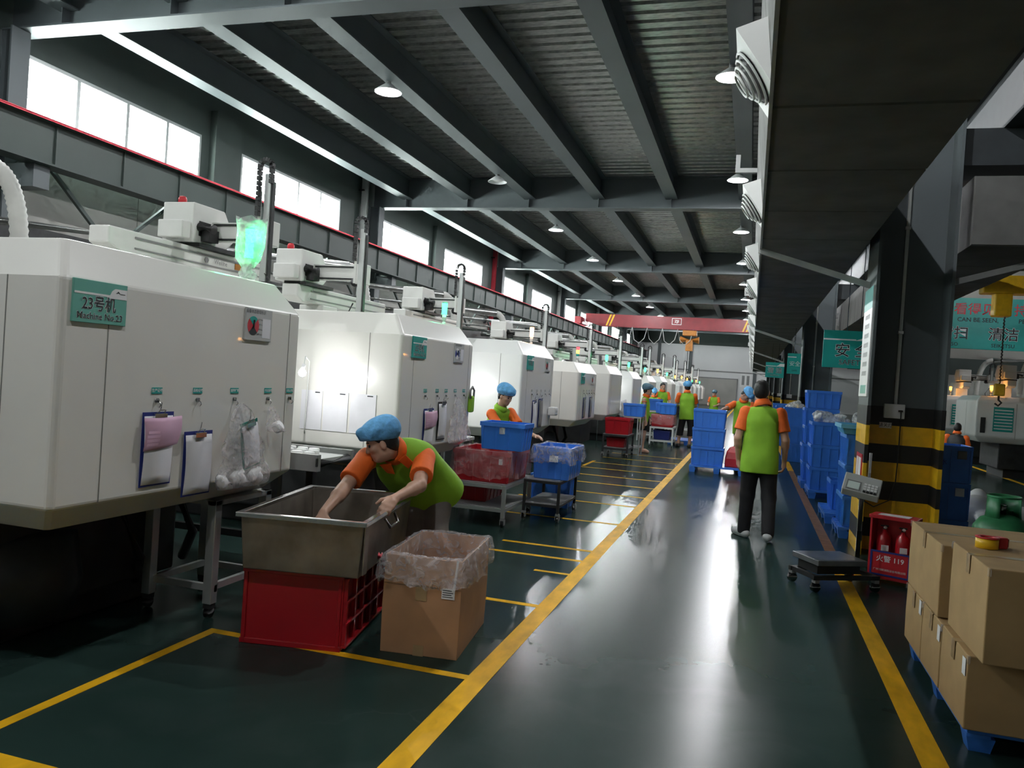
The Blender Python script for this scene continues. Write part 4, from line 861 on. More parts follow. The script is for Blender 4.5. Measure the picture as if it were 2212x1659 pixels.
for i in range(4):
    for j in range(4): MB().box(.012+.02*i, .027+.02*i, -.045+.017*j, -.033+.017*j, .046, .0515).build('key', 'white' if j else 'iron', hd)
# ---- fire cabinet with two extinguishers
t = thing('fire_cabinet', 'red metal fire cabinet with open top shelf at the column foot', 'cabinet', (1.08, 7.62, 0), math.radians(-22)); w, d, h = .36, .2, .56
for x0 in (0, w-.015): MB().box(x0, x0+.015, 0, d, .04, h).build('side_panel', 'red', t)
MB().box(0, w, d-.012, d, .04, h).build('back_panel', 'red', t); MB().box(-.012, w+.012, -.012, d+.01, h, h+.03).build('top', 'red', t, .004); MB().box(.05, .3, .03, .15, h+.03, h+.033).build('paper_sheet', 'paper', t)
MB().box(.015, w-.015, 0, d-.012, .04, .06).build('bottom_panel', 'red', t)
for x in (.01, w-.05): MB().box(x, x+.04, .02, d-.02, 0, .04).build('foot', 'iron', t)
dr = MB().box(.012, w-.012, -.006, .01, .05, .28).build('door', 'red', t)
MB().box(.02, w-.02, -.012, -.006, .27, .285).box(.02, w-.02, -.012, -.006, .07, .085).box(.02, .035, -.012, -.006, .085, .27).box(w-.035, w-.02, -.012, -.006, .085, .27).build('door_border', 'blue_dark', dr)
text('火警 119', .06, 'white', dr, (w/2, -.008, .215), bold=.01); text('广州鸿顺消防设备有限公司', .022, 'white', dr, (w/2, -.008, .12))
ext = None
for x, lb in ((.10, 'red fire extinguisher at the left in the fire cabinet'), (.25, 'red fire extinguisher at the right in the fire cabinet')):
    p = Matrix.Rotation(math.radians(-22), 3, 'Z') @ Vector((x, .09, 0)); e = thing('fire_extinguisher', lb, 'extinguisher', (1.08+p.x, 7.62+p.y, .061)); e['group'] = 'extinguishers in the fire cabinet'
    MB().lathe([(.05, 0), (.058, .01), (.058, .30), (.05, .35), (.02, .38), (.014, .40)], 20).build('tank', 'red_plastic', e); MB().cyl((0, 0, .40), (0, 0, .425), .016, n=10).box(-.035, .03, -.008, .008, .425, .437).build('valve', 'iron', e); MB().cyl((0, -.012, .418), (0, -.028, .418), .014, n=12).build('gauge', 'white', e); MB().box(-.03, .03, -.061, -.057, .22, .27).build('sticker', 'white', e)
# ---- gas cylinder
mat('green_tank', (.03,.17,.07), .4, var=.3, scale=7)
t = thing('gas_cylinder', 'dented green gas cylinder with round valve guard behind the cartons', 'gas cylinder', (2.12, 7.7, 0))
MB().lathe([(.16, 0), (.2, .02), (.225, .08), (.232, .15), (.232, .50), (.22, .58), (.17, .65), (.09, .685), (.03, .69)], 32).build('tank', 'green_tank', t)
g = MB(); a0 = 5.2
g.rings([[(.125*math.cos(a)*s, .125*math.sin(a)*s, z) for z, s in ((.66, 1.1), (.72, 1.04), (.84, 1.02), (.84, .98), (.72, 1.), (.66, 1.05))] for a in [-.5+.25*k for k in range(20)]], True, True, True).build('valve_guard', 'green_tank', t)
MB().lathe([(.13, .835), (.135, .845), (.125, .855), (.12, .845), (.13, .835)], 24, cap=False).build('guard_rim', 'green_tank', t)
MB().cyl((0, 0, .69), (0, 0, .76), .02, n=12).cyl((0, 0, .73), (.07, -.02, .73), .013, n=10).lathe([(.03, .76), (.032, .78), (.01, .785)], 12).build('valve', 'chrome', t)
t = thing('push_trolley', 'dark tubular trolley handle behind the gas cylinder', 'trolley', (2.75, 9.2, 0)); MB().tube([(0, 0, .05), (0, 0, .85), (.05, .0, .9), (.55, .1, .9), (.6, .1, .85), (.6, .1, .05)], .015, 8).build('handle', 'iron', t); MB().box(-.05, .65, 0, .5, .05, .08).build('platform', 'iron', t)
# ================================================================== PAPERS, BAGS AND SIGNS
def clipboard(lab, y, z, w, h, mb, paper='paper', rx=0., pink=False, x=XF+.005):
    t = thing('clipboard', lab, 'clipboard', (x, y, z)); t.rotation_euler = (rx, 0, 0)
    MB().box(0, .004, -w/2, w/2, -h, 0).build('board', mb, t, .001)
    p = MB(); N = 8; p.rings([[(.006+.010*math.sin(3.1*k/N), -w/2+.008, -.02-(h-.03)*k/N), (.006+.012*math.sin(2.6*k/N+.3), w/2-.012, -.02-(h-.03)*k/N), (.0055+.012*math.sin(2.6*k/N+.3), w/2-.012, -.0201-(h-.03)*k/N), (.0055+.010*math.sin(3.1*k/N), -w/2+.008, -.0201-(h-.03)*k/N)] for k in range(N+1)], True, True, True).build('paper_sheet', paper, t)
    if pink:
        q = MB(); q.rings([[(.016+.014*math.sin(.35*k), -w/2-.004, -.028-.17*k/8), (.03+.012*math.sin(.5*k), 0, -.03-.165*k/8), (.02+.02*math.sin(.3*k+.4), w/2+.035-.003*k, -.022-.15*k/8), (.0195+.02*math.sin(.3*k+.4), w/2+.035-.003*k, -.0222-.15*k/8), (.0295+.012*math.sin(.5*k), 0, -.0302-.165*k/8), (.0155+.014*math.sin(.35*k), -w/2-.004, -.0282-.17*k/8)] for k in range(9)], True, True, True).build('pink_slip', 'paper_pink', t)
    MB().box(.004, .022, -.045, .045, -.035, -.008).tube([(.012, -.03, -.01), (.03, -.02, .012), (.03, .02, .012), (.012, .03, -.01)], .004, 6).build('clip', 'chrome', t, .003)
    MB().tube([(.006, 0, 0), (.012, .004, .02), (.02, 0, .05)], .003, 6).build('hanging_cord', 'grey', t)
    return t
clipboard('blue clipboard with pink slip, leftmost on the nearest machine', 3.44, 1.285, .225, .385, 'blue_dark', pink=True)
clipboard('blue clipboard with plain white sheets on the nearest machine', 3.765, 1.17, .235, .36, 'blue_dark')
clipboard('small green clipboard tilted over the plastic bag', 4.16, 1.215, .17, .29, 'green_clip', rx=.2, x=XF+.05)
clipboard('blue clipboard with pink slip on machine 22', 7.08, 1.225, .24, .36, 'blue_dark', pink=True); clipboard('dark clipboard with white sheets on machine 22', 7.42, 1.285, .22, .38, 'iron')
clipboard('dark file holder on the bright white machine, left', 10.95, 1.26, .2, .42, 'blue_dark'); clipboard('dark file holder on the bright white machine, right', 11.3, 1.28, .22, .42, 'blue_dark', 'grey')
clipboard('dark file holder on the cream machine, left of two', 14.5, 1.27, .2, .38, 'blue_dark', 'grey'); clipboard('dark file holder on the cream machine, right of two', 15.1, 1.27, .2, .38, 'blue_dark', 'grey')
def hang_bag(lab, y, ztop, zbot, w, n, seed, x=XF+.012, m='film'):
    t = thing('plastic_bag', lab, 'bag', (x, y, zbot)); R = random.Random(seed); H = ztop-zbot; rs = []
    for k in range(15):
        f = k/14; ww = w*(.5*(1-f)**.6+.07) if f < .96 else .01; dd = .05*(1-f)**.8+.006
        rs.append([(max(.001, dd*(1+math.cos(a))+.006*math.sin(5*a+k)), ww*math.sin(a)*(1+.1*math.sin(4*a+k*1.3)), f*H) for a in [2*PI*j/24 for j in range(24)]])
    MB().rings(rs, True, True, True).build('bag_film', m, t)
    return t, R
t, R = hang_bag('clear plastic bag of white bottle samples on the nearest machine', 4.13, 1.32, .83, .44, 6, 2)
for k in range(5):
    c = MB().lathe([(.03, 0), (.034, .01), (.034, .05), (.02, .065), (.014, .09)], 16).build('bottle_sample', 'white', t); c.location = (.035, -.17+.085*k, .02+.015*(k % 2)); c.rotation_euler = (.9*(-1)**k, .3, 0)
t, R = hang_bag('small bag with one white cap on the nearest machine', 4.43, 1.30, 1.14, .12, 1, 3); c = MB().lathe([(.036, 0), (.038, .01), (.038, .04), (.03, .045)], 20, cap=True).build('bottle_sample', 'white', t); c.location = (.05, .0, .02); c.rotation_euler = (0, 1.1, 0)
t, R = hang_bag('clear plastic bag hanging on machine 22', 7.82, 1.33, .87, .55, 3, 5); MB().box(.03, .034, -.03, .03, .2, .3).build('card', 'paper', t)
t = thing('green_pouch', 'lime green tape holder at the far edge of machine 22', 'pouch', (XF+.002, 8.215, 1.16)); MB().box(0, .05, -.05, .05, 0, .18).build('pouch', 'vest', t, .02); MB().tube([(.03, -.05, .15), (.03, -.06, .24), (.03, .0, .28), (.03, .06, .24), (.03, .05, .15)], .012, 8).build('grip', 'grey', t)
heap('crumpled white bag hung at the cream machine end', (-2.78, 18.75, .78), (.16, .3, .42), 22, 14, 'paper', 'white_bag', 'bag')
t = thing('white_canister', 'small white box hung on the bright white machine edge', 'box', (XF+.003, 11.86, 1.02)); MB().box(0, .12, -.1, .1, 0, .13).build('box_body', 'white', t, .02); MB().box(.118, .122, -.06, .06, .04, .08).build('window', 'grey_light', t)
# papers on the machine sides that face the viewer
for i, (x0, x1) in enumerate(((-3.915, -3.70), (-3.685, -3.44), (-3.415, -3.165))):
    t = thing('paper_sleeve', ('left', 'middle', 'right')[i]+' of the three white paper sleeves on machine 22', 'paper', ((x0+x1)/2, 6.4-.002, .985)); w = (x1-x0)/2
    MB().box(-w, w, -.006, 0, 0, .355).build('sleeve', 'paper', t); MB().box(w*.3, w*.75, -.0075, -.006, .335, .345).build('print_line', 'ink', t)
t = thing('paper_sheet', 'white curled sheet on the end of the nearest machine at the left edge', 'paper', (-3.4, 2.8-.002, 1.17)); MB().rings([[(x, -.004-.03*math.sin(q*2.4), z) for x, z in ((-.28+.35*q, 0), (-.28+.35*q, .37))] for q in [k/8 for k in range(9)]], False, False, True, closed=False).build('sheet', 'paper', t)
# ---- hanging signs and banner
def hang_sign(lab, x0, x1, y, z0, z1, zh, zt_, en, s1=.2, s2=.1, wide=None):
    t = thing('hanging_sign', lab, 'sign', ((x0+x1)/2, y, z0)); w, h = (x1-x0)/2, z1-z0
    b = MB().box(-w, w, -.015, .015, 0, h).build('board', 'teal', t, .002); MB().box(-w, w*.1, -.0165, -.015, h*.74, h*.78).build('stripe', 'white', b)
    MB().prism([(w*.05, h*.74), (w, h*.74), (w, h*.93), (w*.55, h*.93), (w*.35, h*.82)], 'y', -.0165, -.015).build('corner_panel', 'white', b)
    if zt_: text(zt_, s1, 'white', b, (0, -.0158, h*.45), bold=.03, width=wide); text(zt_, s1, 'ink', b, (0, -.017, h*.45), bold=.005, width=wide)
    if en: text(en, s2, 'white', b, (0, -.0158, h*.15), bold=.02); text(en, s2, 'ink', b, (0, -.017, h*.15))
    for s in (-.1, .1): MB().tube([(s, 0, h), (s, 0, zh-z0)], .005, 6).build('hanger_rod', 'chrome', t)
    return t
hang_sign('teal hanging sign reading safety between the first two columns', 1.08, 1.98, 14., 2.07, 2.68, 6.55, '安 全', 'SAFETY', .24, .12)
hang_sign('small teal hanging sign reading clean far down the walkway', .40, .98, 27.5, 2.08, 2.58, 3.2, '清 洁', 'SEIKETSU', .2, .07)
t = thing('column_sign', 'narrow teal sign hung on the second column reading safe', 'sign', (.95, 20.6, 2.08)); b = MB().box(-.155, .155, -.01, .01, 0, .5).build('board', 'teal', t); MB().box(-.155, .05, -.0115, -.01, .40, .42).build('stripe', 'white', b); text('安全', .13, 'white', b, (.02, -.0115, .24)); text('SAFE', .06, 'ink', b, (.02, -.0115, .08)); MB().tube([(0, 0, .5), (0, 0, 1.12)], .006, 6).build('hanger_rod', 'chrome', t)
t = thing('notice_strip', 'tall white notice board with teal top on the nearest column side', 'sign', (1.148, 8.9, 1.62)); b = MB().box(-.014, 0, 0, .62, 0, 1.15).build('board', 'white', t); MB().box(-.0155, -.014, 0, .62, .92, 1.15).build('teal_header', 'teal', b)
for k in range(7): text('规章制度管理', .055, 'ink', b, (-.0145, .31, .84-.10*k), (PI/2, 0, -PI/2))
MB().box(-.0152, -.014, .1, .5, .03, .12).build('green_mark', 'teal_pale', b)
wp = MB().box(3.2, XR, 30.2, 30.4, 2.6, 7.12).build('wall_partition', 'wall_panel'); tag(wp, kind='structure'); MB().box(3.2, XR, 30.0, 30.2, 2.6, 3.15).build('beam', 'wall_dark', wp)
t = thing('wall_banner', 'long teal banner with red and black slogans in the right hall', 'banner', (3.3, 30.19, 3.5)); b = MB().box(0, 10.5, -.02, 0, 0, 1.72).build('board', 'teal', t)
for s, x, z, sz, m in (('看得见，', 3.55, 1.32, .42, 'ink_red'), ('持之以恒', 5.35, 1.32, .42, 'ink_red'), ('摸得着，', 1.6, 1.32, .42, 'ink_red'), ('CAN BE SEEN,', 3.45, .98, .2, 'ink'), ('PERSEVERANCE', 5.35, .98, .2, 'ink'), ('清扫', 2.75, .5, .46, 'ink'), ('清洁', 4.25, .5, .46, 'ink'), ('素养', 5.9, .5, .46, 'ink'), ('SEISO', 2.7, .14, .17, 'ink'), ('SEIKETSU', 4.25, .14, .17, 'ink'), ('SHITSUKE', 5.95, .14, .17, 'ink')):
    x += .38
    if m == 'ink' and sz > .3: text(s, sz, 'white', b, (x, -.021, z), bold=.03)
    text(s, sz, m, b, (x, -.023, z), bold=.01)
# ---- hoist in the right hall
t = thing('chain_hoist', 'yellow chain hoist on a girder in the right hall', 'hoist', (5.2, 20., 0))
MB().box(-2.6, 8., -.15, .15, 4.65, 5.1).build('girder', 'wall_dark', t); MB().box(-.45, .5, -.2, .2, 4.1, 4.5).cyl((.3, 0, 4.3), (.75, 0, 4.3), .19, n=16).build('motor_body', 'yellow', t, .03); MB().box(-.2, .15, -.16, .16, 3.6, 4.15).build('chain_box', 'yellow', t, .03); MB().box(-.1, .1, -.1, .1, 4.5, 4.65).build('trolley', 'iron', t)
ch = MB()
for k in range(40): ch.bar((.05+(.012 if k % 2 else -.012), 0, 2.12+.0375*k), (.05-(.012 if k % 2 else -.012), 0, 2.15+.0375*k), .05, .02)
tag(ch.build('chain', 'iron', t), kind='stuff'); MB().box(-.06, .16, -.06, .06, 1.85, 2.12).build('hook_block', 'yellow', t, .03); MB().tube([(.05, 0, 1.86), (.05, 0, 1.76), (.11, 0, 1.7), (.05, 0, 1.63), (-.02, 0, 1.68)], .022, 8).build('hook', 'iron', t)
# ================================================================== PEOPLE
def V3(*a): return Vector(a)
def hand_prims(w, d, n, side, curl=.5, s=1., rmin=.0):
    """w wrist, d towards the fingers, n palm normal, side=+1 when the thumb lies along n x d"""
    d = d.normalized(); n = (n-d*n.dot(d)).normalized(); t = n.cross(d)*side; P = []
    K = .008
    offs = (.028, .010, -.009, -.026); lens = (.072, .08, .073, .056)
    for i in range(4):
        b = w+d*(.082-.004*abs(i-1))*s+t*offs[i]*s; P.append(('cap', w+t*offs[i]*.45*s+d*.005*s, b, max(.016*s, rmin), max(.0125*s, rmin), .012))
        dd = d.copy(); p = b
        for j in range(3):
            c = curl*(1.+.08*i) if j else curl*.8; dd = (dd*math.cos(c)+n*math.sin(c)).normalized(); L = lens[i]*(.45, .32, .23)[j]*s; q = p+dd*L
            n2 = (n*math.cos(c)-d*math.sin(c)) if False else n
            P.append(('cap', p, q, max(.0095*s-.0008*j, rmin), max(.0088*s-.0009*j, rmin), K)); p = q
            n = (n-dd*n.dot(dd)).normalized()
        n = (n2-d*n2.dot(d)).normalized() if n2.length > 0 else n
        n = t.cross(d)*-side if False else n
    nn = (d.cross(t)*side); 
    b = w+d*.022*s+t*.024*s; m = b+(t*.7+d*.65+nn*.25).normalized()*.042*s; e = m+(t*.25+d*.9+nn*.35).normalized()*.034*s
    P += [('cap', w+d*.012*s, b, max(.016*s, rmin), max(.015*s, rmin), .012), ('cap', b, m, max(.0135*s, rmin), max(.011*s, rmin), K), ('cap', m, e, max(.0105*s, rmin), max(.009*s, rmin), K)]
    P.append(('ell', w+d*.045*s, (.026*s, .026*s, .026*s), None, .015))
    return P
def frame(f, u):
    f = f.normalized(); u = (u-f*u.dot(f)).normalized(); r = f.cross(u); return f, u, r
def person(lab, J, wear, vox=.012, s=1., hs=None):
    hs = hs or s; s_ = s
    root = J['root']; T = thing('person', lab, 'person', root); off = root; rm = vox*.62
    f, u, r = frame(J['face'], J['crown']); hc = J['head']; HR = [list(r), list(f), list(u)]
    sk = J.get('skin', 'skin')
    # ---------------- body
    B = [('ell', hc+u*.028*hs-f*.012*hs, (.074*hs, .094*hs, .092*hs), HR, .02), ('ell', hc+f*.022*hs-u*.04*hs, (.058*hs, .070*hs, .078*hs), HR, .03), ('ell', hc+f*.058*hs-u*.088*hs, (.030*hs, .028*hs, .024*hs), HR, .03),
         ('cap', hc+f*.083*hs+u*.022*hs, hc+f*.104*hs-u*.022*hs, max(.010*hs, rm), max(.0155*hs, rm), .012), ('ell', hc+f*.074*hs+u*.034*hs, (.05*hs, .02*hs, .012*hs), HR, .015), ('ell', hc+f*.076*hs-u*.056*hs, (.026*hs, .016*hs, .012*hs), HR, .01)]
    for q in (-1, 1):
        B += [('ell', hc+r*q*.076*hs-f*.005*hs-u*.012*hs, (max(.011*hs, rm), .020*hs, .033*hs), HR, .008), ('ell', hc+r*q*.036*hs+f*.06*hs-u*.018*hs, (.026*hs, .024*hs, .02*hs), HR, .02)]
    B += [('cap', J['neck'], hc-u*.055*s-f*.015*s, .056*s, .052*s, .03), ('cap', J['neck']-(J['neck']-J['pelvis']).normalized()*.09, J['pelvis'], .07*s, .08*s, .04)]
    nb = J['neck']; pe = J['pelvis']; t0 = (nb-pe).normalized()
    for sd in ('L', 'R'):
        sh, el, wr = J['sh'+sd], J['el'+sd], J['wr'+sd]
        B += [('cap', nb-t0*.03, sh, .04*s, .045*s, .03), ('cap', sh, el, .047*s, .040*s, .02), ('ell', el.lerp(wr, .25), (.041*s,)*3, None, .03), ('cap', el, wr, .039*s, max(.0255*s, rm), .02)]
        hd = J.get('hand'+sd)
        d = (hd[0] if hd else (wr-el)); n = hd[1] if hd else V3(0, -1, 0); cu = hd[2] if hd else .35; side = (1 if sd == 'L' else -1)*(hd[3] if hd and len(hd) > 3 else 1)
        B += hand_prims(wr, d.normalized(), n, side, cu, s, rm)
        hp, kn, an = J['hip'+sd], J['kn'+sd], J['an'+sd]
        B += [('cap', pe, hp, .08*s, .08*s, .04), ('cap', hp, kn, .082*s, .054*s, .03), ('ell', kn.lerp(an, .28)+V3(*J.get('back', (0, 0, 0)))*.018, (.054*s, .054*s, .10*s), None, .04), ('cap', kn, an, .050*s, .036*s, .03)]
        toe = J['toe'+sd]; B += [('cap', an-V3(0, 0, .03), toe-V3(0, 0, .0), .034*s, .026*s, .03)]
    sdf_mesh('body', B, vox, sk, T, (), off)
    # ---------------- face marks
    for q in (-1, 1):
        e = MB().ball(tuple(hc+r*q*.031*hs+f*.079*hs+u*.008*hs-off), .0105*hs, 10, 6).build('eye', 'ink', T)
        MB().bar(hc+r*q*.018*hs+f*.090*hs+u*.034*hs-off, hc+r*q*.05*hs+f*.078*hs+u*.032*hs-off, .008*hs, .007*hs).build('eyebrow', 'hair', T)
    MB().bar(hc-r*.022*hs+f*.0885*hs-u*.058*hs-off, hc+r*.022*hs+f*.0885*hs-u*.058*hs-off, .009*hs, .007*hs).build('mouth', 'lip', T)
    # ---------------- shirt
    t = (nb-pe).normalized(); rt = (J['shR']-J['shL']).normalized(); fr = t.cross(rt).normalized()*-1.; rt = fr.cross(t).normalized()
    # torso forward is the side the chest faces
    if fr.dot(J['chest']) < 0: fr = -fr
    TR = [list(rt), list(fr), list(t)]; L = (nb-pe).length; g = wear.get('fat', 1.)*s
    S = [('ell', pe-t*.04*s, (.165*g, .138*g, .2*s), TR, .05), ('ell', pe+t*L*.72, (.165*g, .112*g, .17*s), TR, .05), ('ell', pe+t*L*.36+fr*.015*s, (.14*g, .118*g, .2*s), TR, .06)]
    for sd, q in (('L', -1), ('R', 1)):
        sh = J['sh'+sd]; S += [('cap', nb-t*.03, nb.lerp(sh, .86)-t*.012, .055*s, .058*s, .05), ('cap', pe-t*.25*s+rt*q*.082*g, nb-t*.17*s+rt*q*.086*g, .127*g, .098*g, .06)]
    hem = pe-t*J.get('hem', .14)*s; w1 = (wear.get('hemtilt') or V3(0, 0, 0))
    cl = [(hem, -t+w1), (nb+t*.075*s, t)]
    if wear.get('shirt', 'vest'):
        sdf_mesh('shirt', S, vox, wear.get('shirt', 'vest'), T, cl, off)
        for sd in ('L', 'R'):
            sh, el = J['sh'+sd], J['el'+sd]; a = (el-sh).normalized(); k = wear.get('sleeve', .68)
            if k:
                e = sh+(el-sh)*k; sdf_mesh('sleeve', [('cap', sh-a*.012, e+a*.1, .0625*s, .073*s, .02), ('cap', sh, sh.lerp(nb, .25)-t*.02, .058*s, .05*s, .03)], vox, 'orange', T, [(e, a)], off)
            else: MB().lathe([(.066*s, -.006), (.072*s, 0), (.066*s, .006)], 18, tuple(sh+a*.05-off), tuple(a)).build('armhole_trim', 'orange', T)
        na = (hc-u*.05*s-nb).normalized()
        MB().lathe([(.085*s, -.035*s), (.094*s, -.012*s), (.074*s, .036*s), (.066*s, .036*s), (.07*s, -.03*s)], 26, tuple(nb+na*wear.get('collar_z', .055)-off), tuple(na), cap=False).build('collar', wear.get('collar', 'orange'), T)
        if wear.get('flaps'):
            for q in (-1, 1):
                c = nb+fr*.088*s+na*.02-off; MB().add([c+rt*q*.025*s+na*.02, c+rt*q*.085*s-fr*.02+na*.045, c+rt*q*.088*s+fr*.012-t*.055, c+rt*q*.045*s+fr*.03-t*.075,
                     c+rt*q*.025*s+na*.02+fr*.008, c+rt*q*.085*s-fr*.012+na*.045, c+rt*q*.088*s+fr*.02-t*.055, c+rt*q*.045*s+fr*.038-t*.075], [(0,1,2,3),(7,6,5,4),(0,4,5,1),(1,5,6,2),(2,6,7,3),(3,7,4,0)]).build('collar_flap', 'orange', T, .003)
    # ---------------- trousers
    kind = wear.get('legs', 'long'); P = [('ell', pe-t*.03, (.155*g, .105*g, .14*s), TR, .05)]; cl = [(pe+t*.04*s, t)]
    if kind == 'skirt':
        k = J['knL'].lerp(J['knR'], .5); P += [('cap', pe, pe.lerp(k, .95), .135*s, .145*s, .05)]; cl.append((pe.lerp(k, .82), (k-pe)))
        sdf_mesh('skirt', P, vox, wear.get('leg_mat', 'trouser'), T, cl, off)
    else:
        for sd in ('L', 'R'):
            hp, kn, an = J['hip'+sd], J['kn'+sd], J['an'+sd]
            P += [('cap', hp, kn, .104*s, .076*s, .03)]
            if kind == 'long': P += [('cap', kn, an-V3(0, 0, .01), .076*s, .066*s, .03)]
            elif kind == 'crop': P += [('cap', kn, kn.lerp(an, .45), .08*s, .082*s, .03)]
            else: P += [('cap', kn, kn.lerp(an, .08), .085*s, .088*s, .03)]
        if kind == 'long':
            zz = min(J['anL'].z, J['anR'].z)-.045; cl.append(((0, 0, zz), (0, 0, -1)))
        else:
            z0 = J['knL'].lerp(J['anL'], .42 if kind == 'crop' else .05); cl.append(((0, 0, z0.z), (0, 0, -1)))
        sdf_mesh('trousers', P, vox, wear.get('leg_mat', 'trouser'), T, cl, off)
    for sd in ('L', 'R'):
        an, toe = J['an'+sd], J['toe'+sd]; dd = (toe-an); dd.z *= 1; hl = an-V3(0, 0, .045)*s-V3(dd.x, dd.y, 0).normalized()*.035*s; up = J.get('up'+sd, V3(0, 0, 1))
        gz = min(an.z-.085*s, toe.z-.02) if sd not in J.get('lift', '') else None
        Sx = [('cap', hl, toe, .042*s, .038*s, .03), ('cap', an-V3(0, 0, .03), hl, .042*s, .042*s, .03), ('cap', an-V3(0, 0, .02), toe.lerp(an, .3), .038*s, .036*s, .03)]
        c = [(hl-up*.036*s, -up)] if sd in J.get('lift', '') else [((0, 0, root.z), (0, 0, -1))]
        sdf_mesh('shoe', Sx, min(vox, .012), wear.get('shoe', 'shoe'), T, c, off)
        if wear.get('sole') and sd not in J.get('lift', ''):
            sdf_mesh('sole', [('cap', hl, toe, .045*s, .041*s, .03)], .01, 'white', T, [((0, 0, root.z), (0, 0, -1)), ((0, 0, root.z+.022), (0, 0, 1))], off)
    # ---------------- hair and cap
    hr = J.get('hair', 1.)
    Hh = [('ell', hc+u*.032*hs-f*.018*hs, (.081*hs, .099*hs, .095*hs), HR, .02), ('ell', hc-f*.045*hs-u*.02*hs, (.070*hs, .062*hs, .075*hs), HR, .03)]
    sdf_mesh('hair', Hh, min(vox, .012), 'hair', T, [(hc+f*.055*hs+u*.05*hs, f*.85-u*.75), (hc+f*.0*hs-u*.02*hs, f*.7-u*.75)], off)
    if wear.get('cap', True):
        C = [('ell', hc+u*.075*hs-f*.015*hs, (.106*hs, .126*hs, .098*hs), HR, .03), ('ell', hc+u*.075*hs-f*.075*hs, (.095*hs, .08*hs, .085*hs), HR, .04), ('ell', hc+u*.085*hs+f*.05*hs, (.08*hs, .07*hs, .055*hs), HR, .03)]
        R = random.Random(len(lab))
        for k in range(16):
            a = R.uniform(0, 6.28); C.append(('ell', hc+u*(.06+R.uniform(0, .06))*hs+r*math.cos(a)*.085*hs+f*math.sin(a)*.10*hs, (.028*hs, .028*hs, .022*hs), HR, .02))
        sdf_mesh('hair_net_cap', C, min(vox, .011), wear.get('cap_mat', 'cap_blue'), T, [(hc+u*.026*hs+f*.01*hs, -u+f*wear.get('captilt', .22))], off)
    return T
# worker bending over the steel bin
person('worker in blue cap and green vest bending over the steel bin', dict(root=V3(-2.17, 5.28, 0), head=V3(-2.285, 4.735, 1.10), face=V3(-.80, -.42, -.42), crown=V3(-.25, -.1, .9), chest=V3(-.4, -.8, -.3),
    neck=V3(-2.245, 4.885, 1.045), pelvis=V3(-2.17, 5.26, .76), shL=V3(-2.075, 4.97, 1.0), shR=V3(-2.40, 4.76, .98), elL=V3(-1.985, 4.70, .855), elR=V3(-2.42, 4.50, .80), wrL=V3(-2.03, 4.43, .80), wrR=V3(-2.40, 4.245, .70),
    handL=(V3(-.02, -.9, -.35), V3(-.45, .0, -1.), .62), handR=(V3(.05, -.75, -.65), V3(.3, .5, -.8), .35), hipL=V3(-2.09, 5.30, .72), hipR=V3(-2.24, 5.25, .72), knL=V3(-2.07, 5.24, .44), knR=V3(-2.24, 5.20, .44), anL=V3(-2.05, 5.38, .09), anR=V3(-2.22, 5.34, .09),
    toeL=V3(-2.06, 5.22, .035), toeR=V3(-2.23, 5.18, .035), hem=.13), dict(legs='shorts', leg_mat='shorts', shoe='iron', flaps=True, fat=1.06, captilt=.3), .0075, 1.1, 1.0)
# man walking away
person('bareheaded man walking away in green vest and black trousers', dict(root=V3(.13, 9.0, 0), head=V3(.108, 9.03, 1.60), face=V3(.05, 1, -.08), crown=V3(0, .05, 1), chest=V3(0, 1, 0),
    neck=V3(.135, 8.99, 1.42), pelvis=V3(.135, 8.98, .88), shL=V3(-.042, 8.99, 1.36), shR=V3(.318, 8.99, 1.365), elL=V3(-.105, 8.95, 1.08), elR=V3(.385, 8.96, 1.09), wrL=V3(-.085, 9.04, .84), wrR=V3(.39, 9.06, .86),
    handL=(V3(.12, .05, -1), V3(1, .15, .1), .5), handR=(V3(-.02, .12, -1), V3(-1, .1, 0), .55), hipL=V3(.05, 8.98, .84), hipR=V3(.225, 8.98, .84), knL=V3(.035, 9.04, .47), knR=V3(.255, 8.96, .47), anL=V3(.02, 9.07, .09), anR=V3(.265, 8.80, .125),
    toeL=V3(-.075, 9.21, .04), toeR=V3(.285, 8.98, .05), hem=.155), dict(legs='long', leg_mat='trouser', cap=False, shoe='shoe', sole=True, fat=.97), .009, 1.0, 1.0)
# operator between the machines
person('operator in blue cap standing at the bright white machine', dict(root=V3(-2.93, 9.55, 0), head=V3(-2.90, 9.40, 1.33), face=V3(.85, -.35, -.38), crown=V3(.12, -.05, 1), chest=V3(.8, -.6, 0),
    neck=V3(-2.97, 9.43, 1.16), pelvis=V3(-3.05, 9.55, .72), shL=V3(-2.86, 9.55, 1.12), shR=V3(-3.02, 9.26, 1.10), elL=V3(-2.68, 9.45, .93), elR=V3(-2.84, 9.12, .92), wrL=V3(-2.46, 9.30, .88), wrR=V3(-2.62, 9.04, .86),
    handL=(V3(1, -.5, -.15), V3(0, -.2, -1), .3), hipL=V3(-2.98, 9.62, .70), hipR=V3(-3.1, 9.48, .70), knL=V3(-2.96, 9.62, .4), knR=V3(-3.08, 9.48, .4), anL=V3(-2.98, 9.62, .09), anR=V3(-3.1, 9.48, .09), toeL=V3(-2.85, 9.58, .035), toeR=V3(-2.97, 9.42, .035)),
    dict(legs='long', collar='vest', collar_z=.03, captilt=.25, fat=.9), .011, .92)
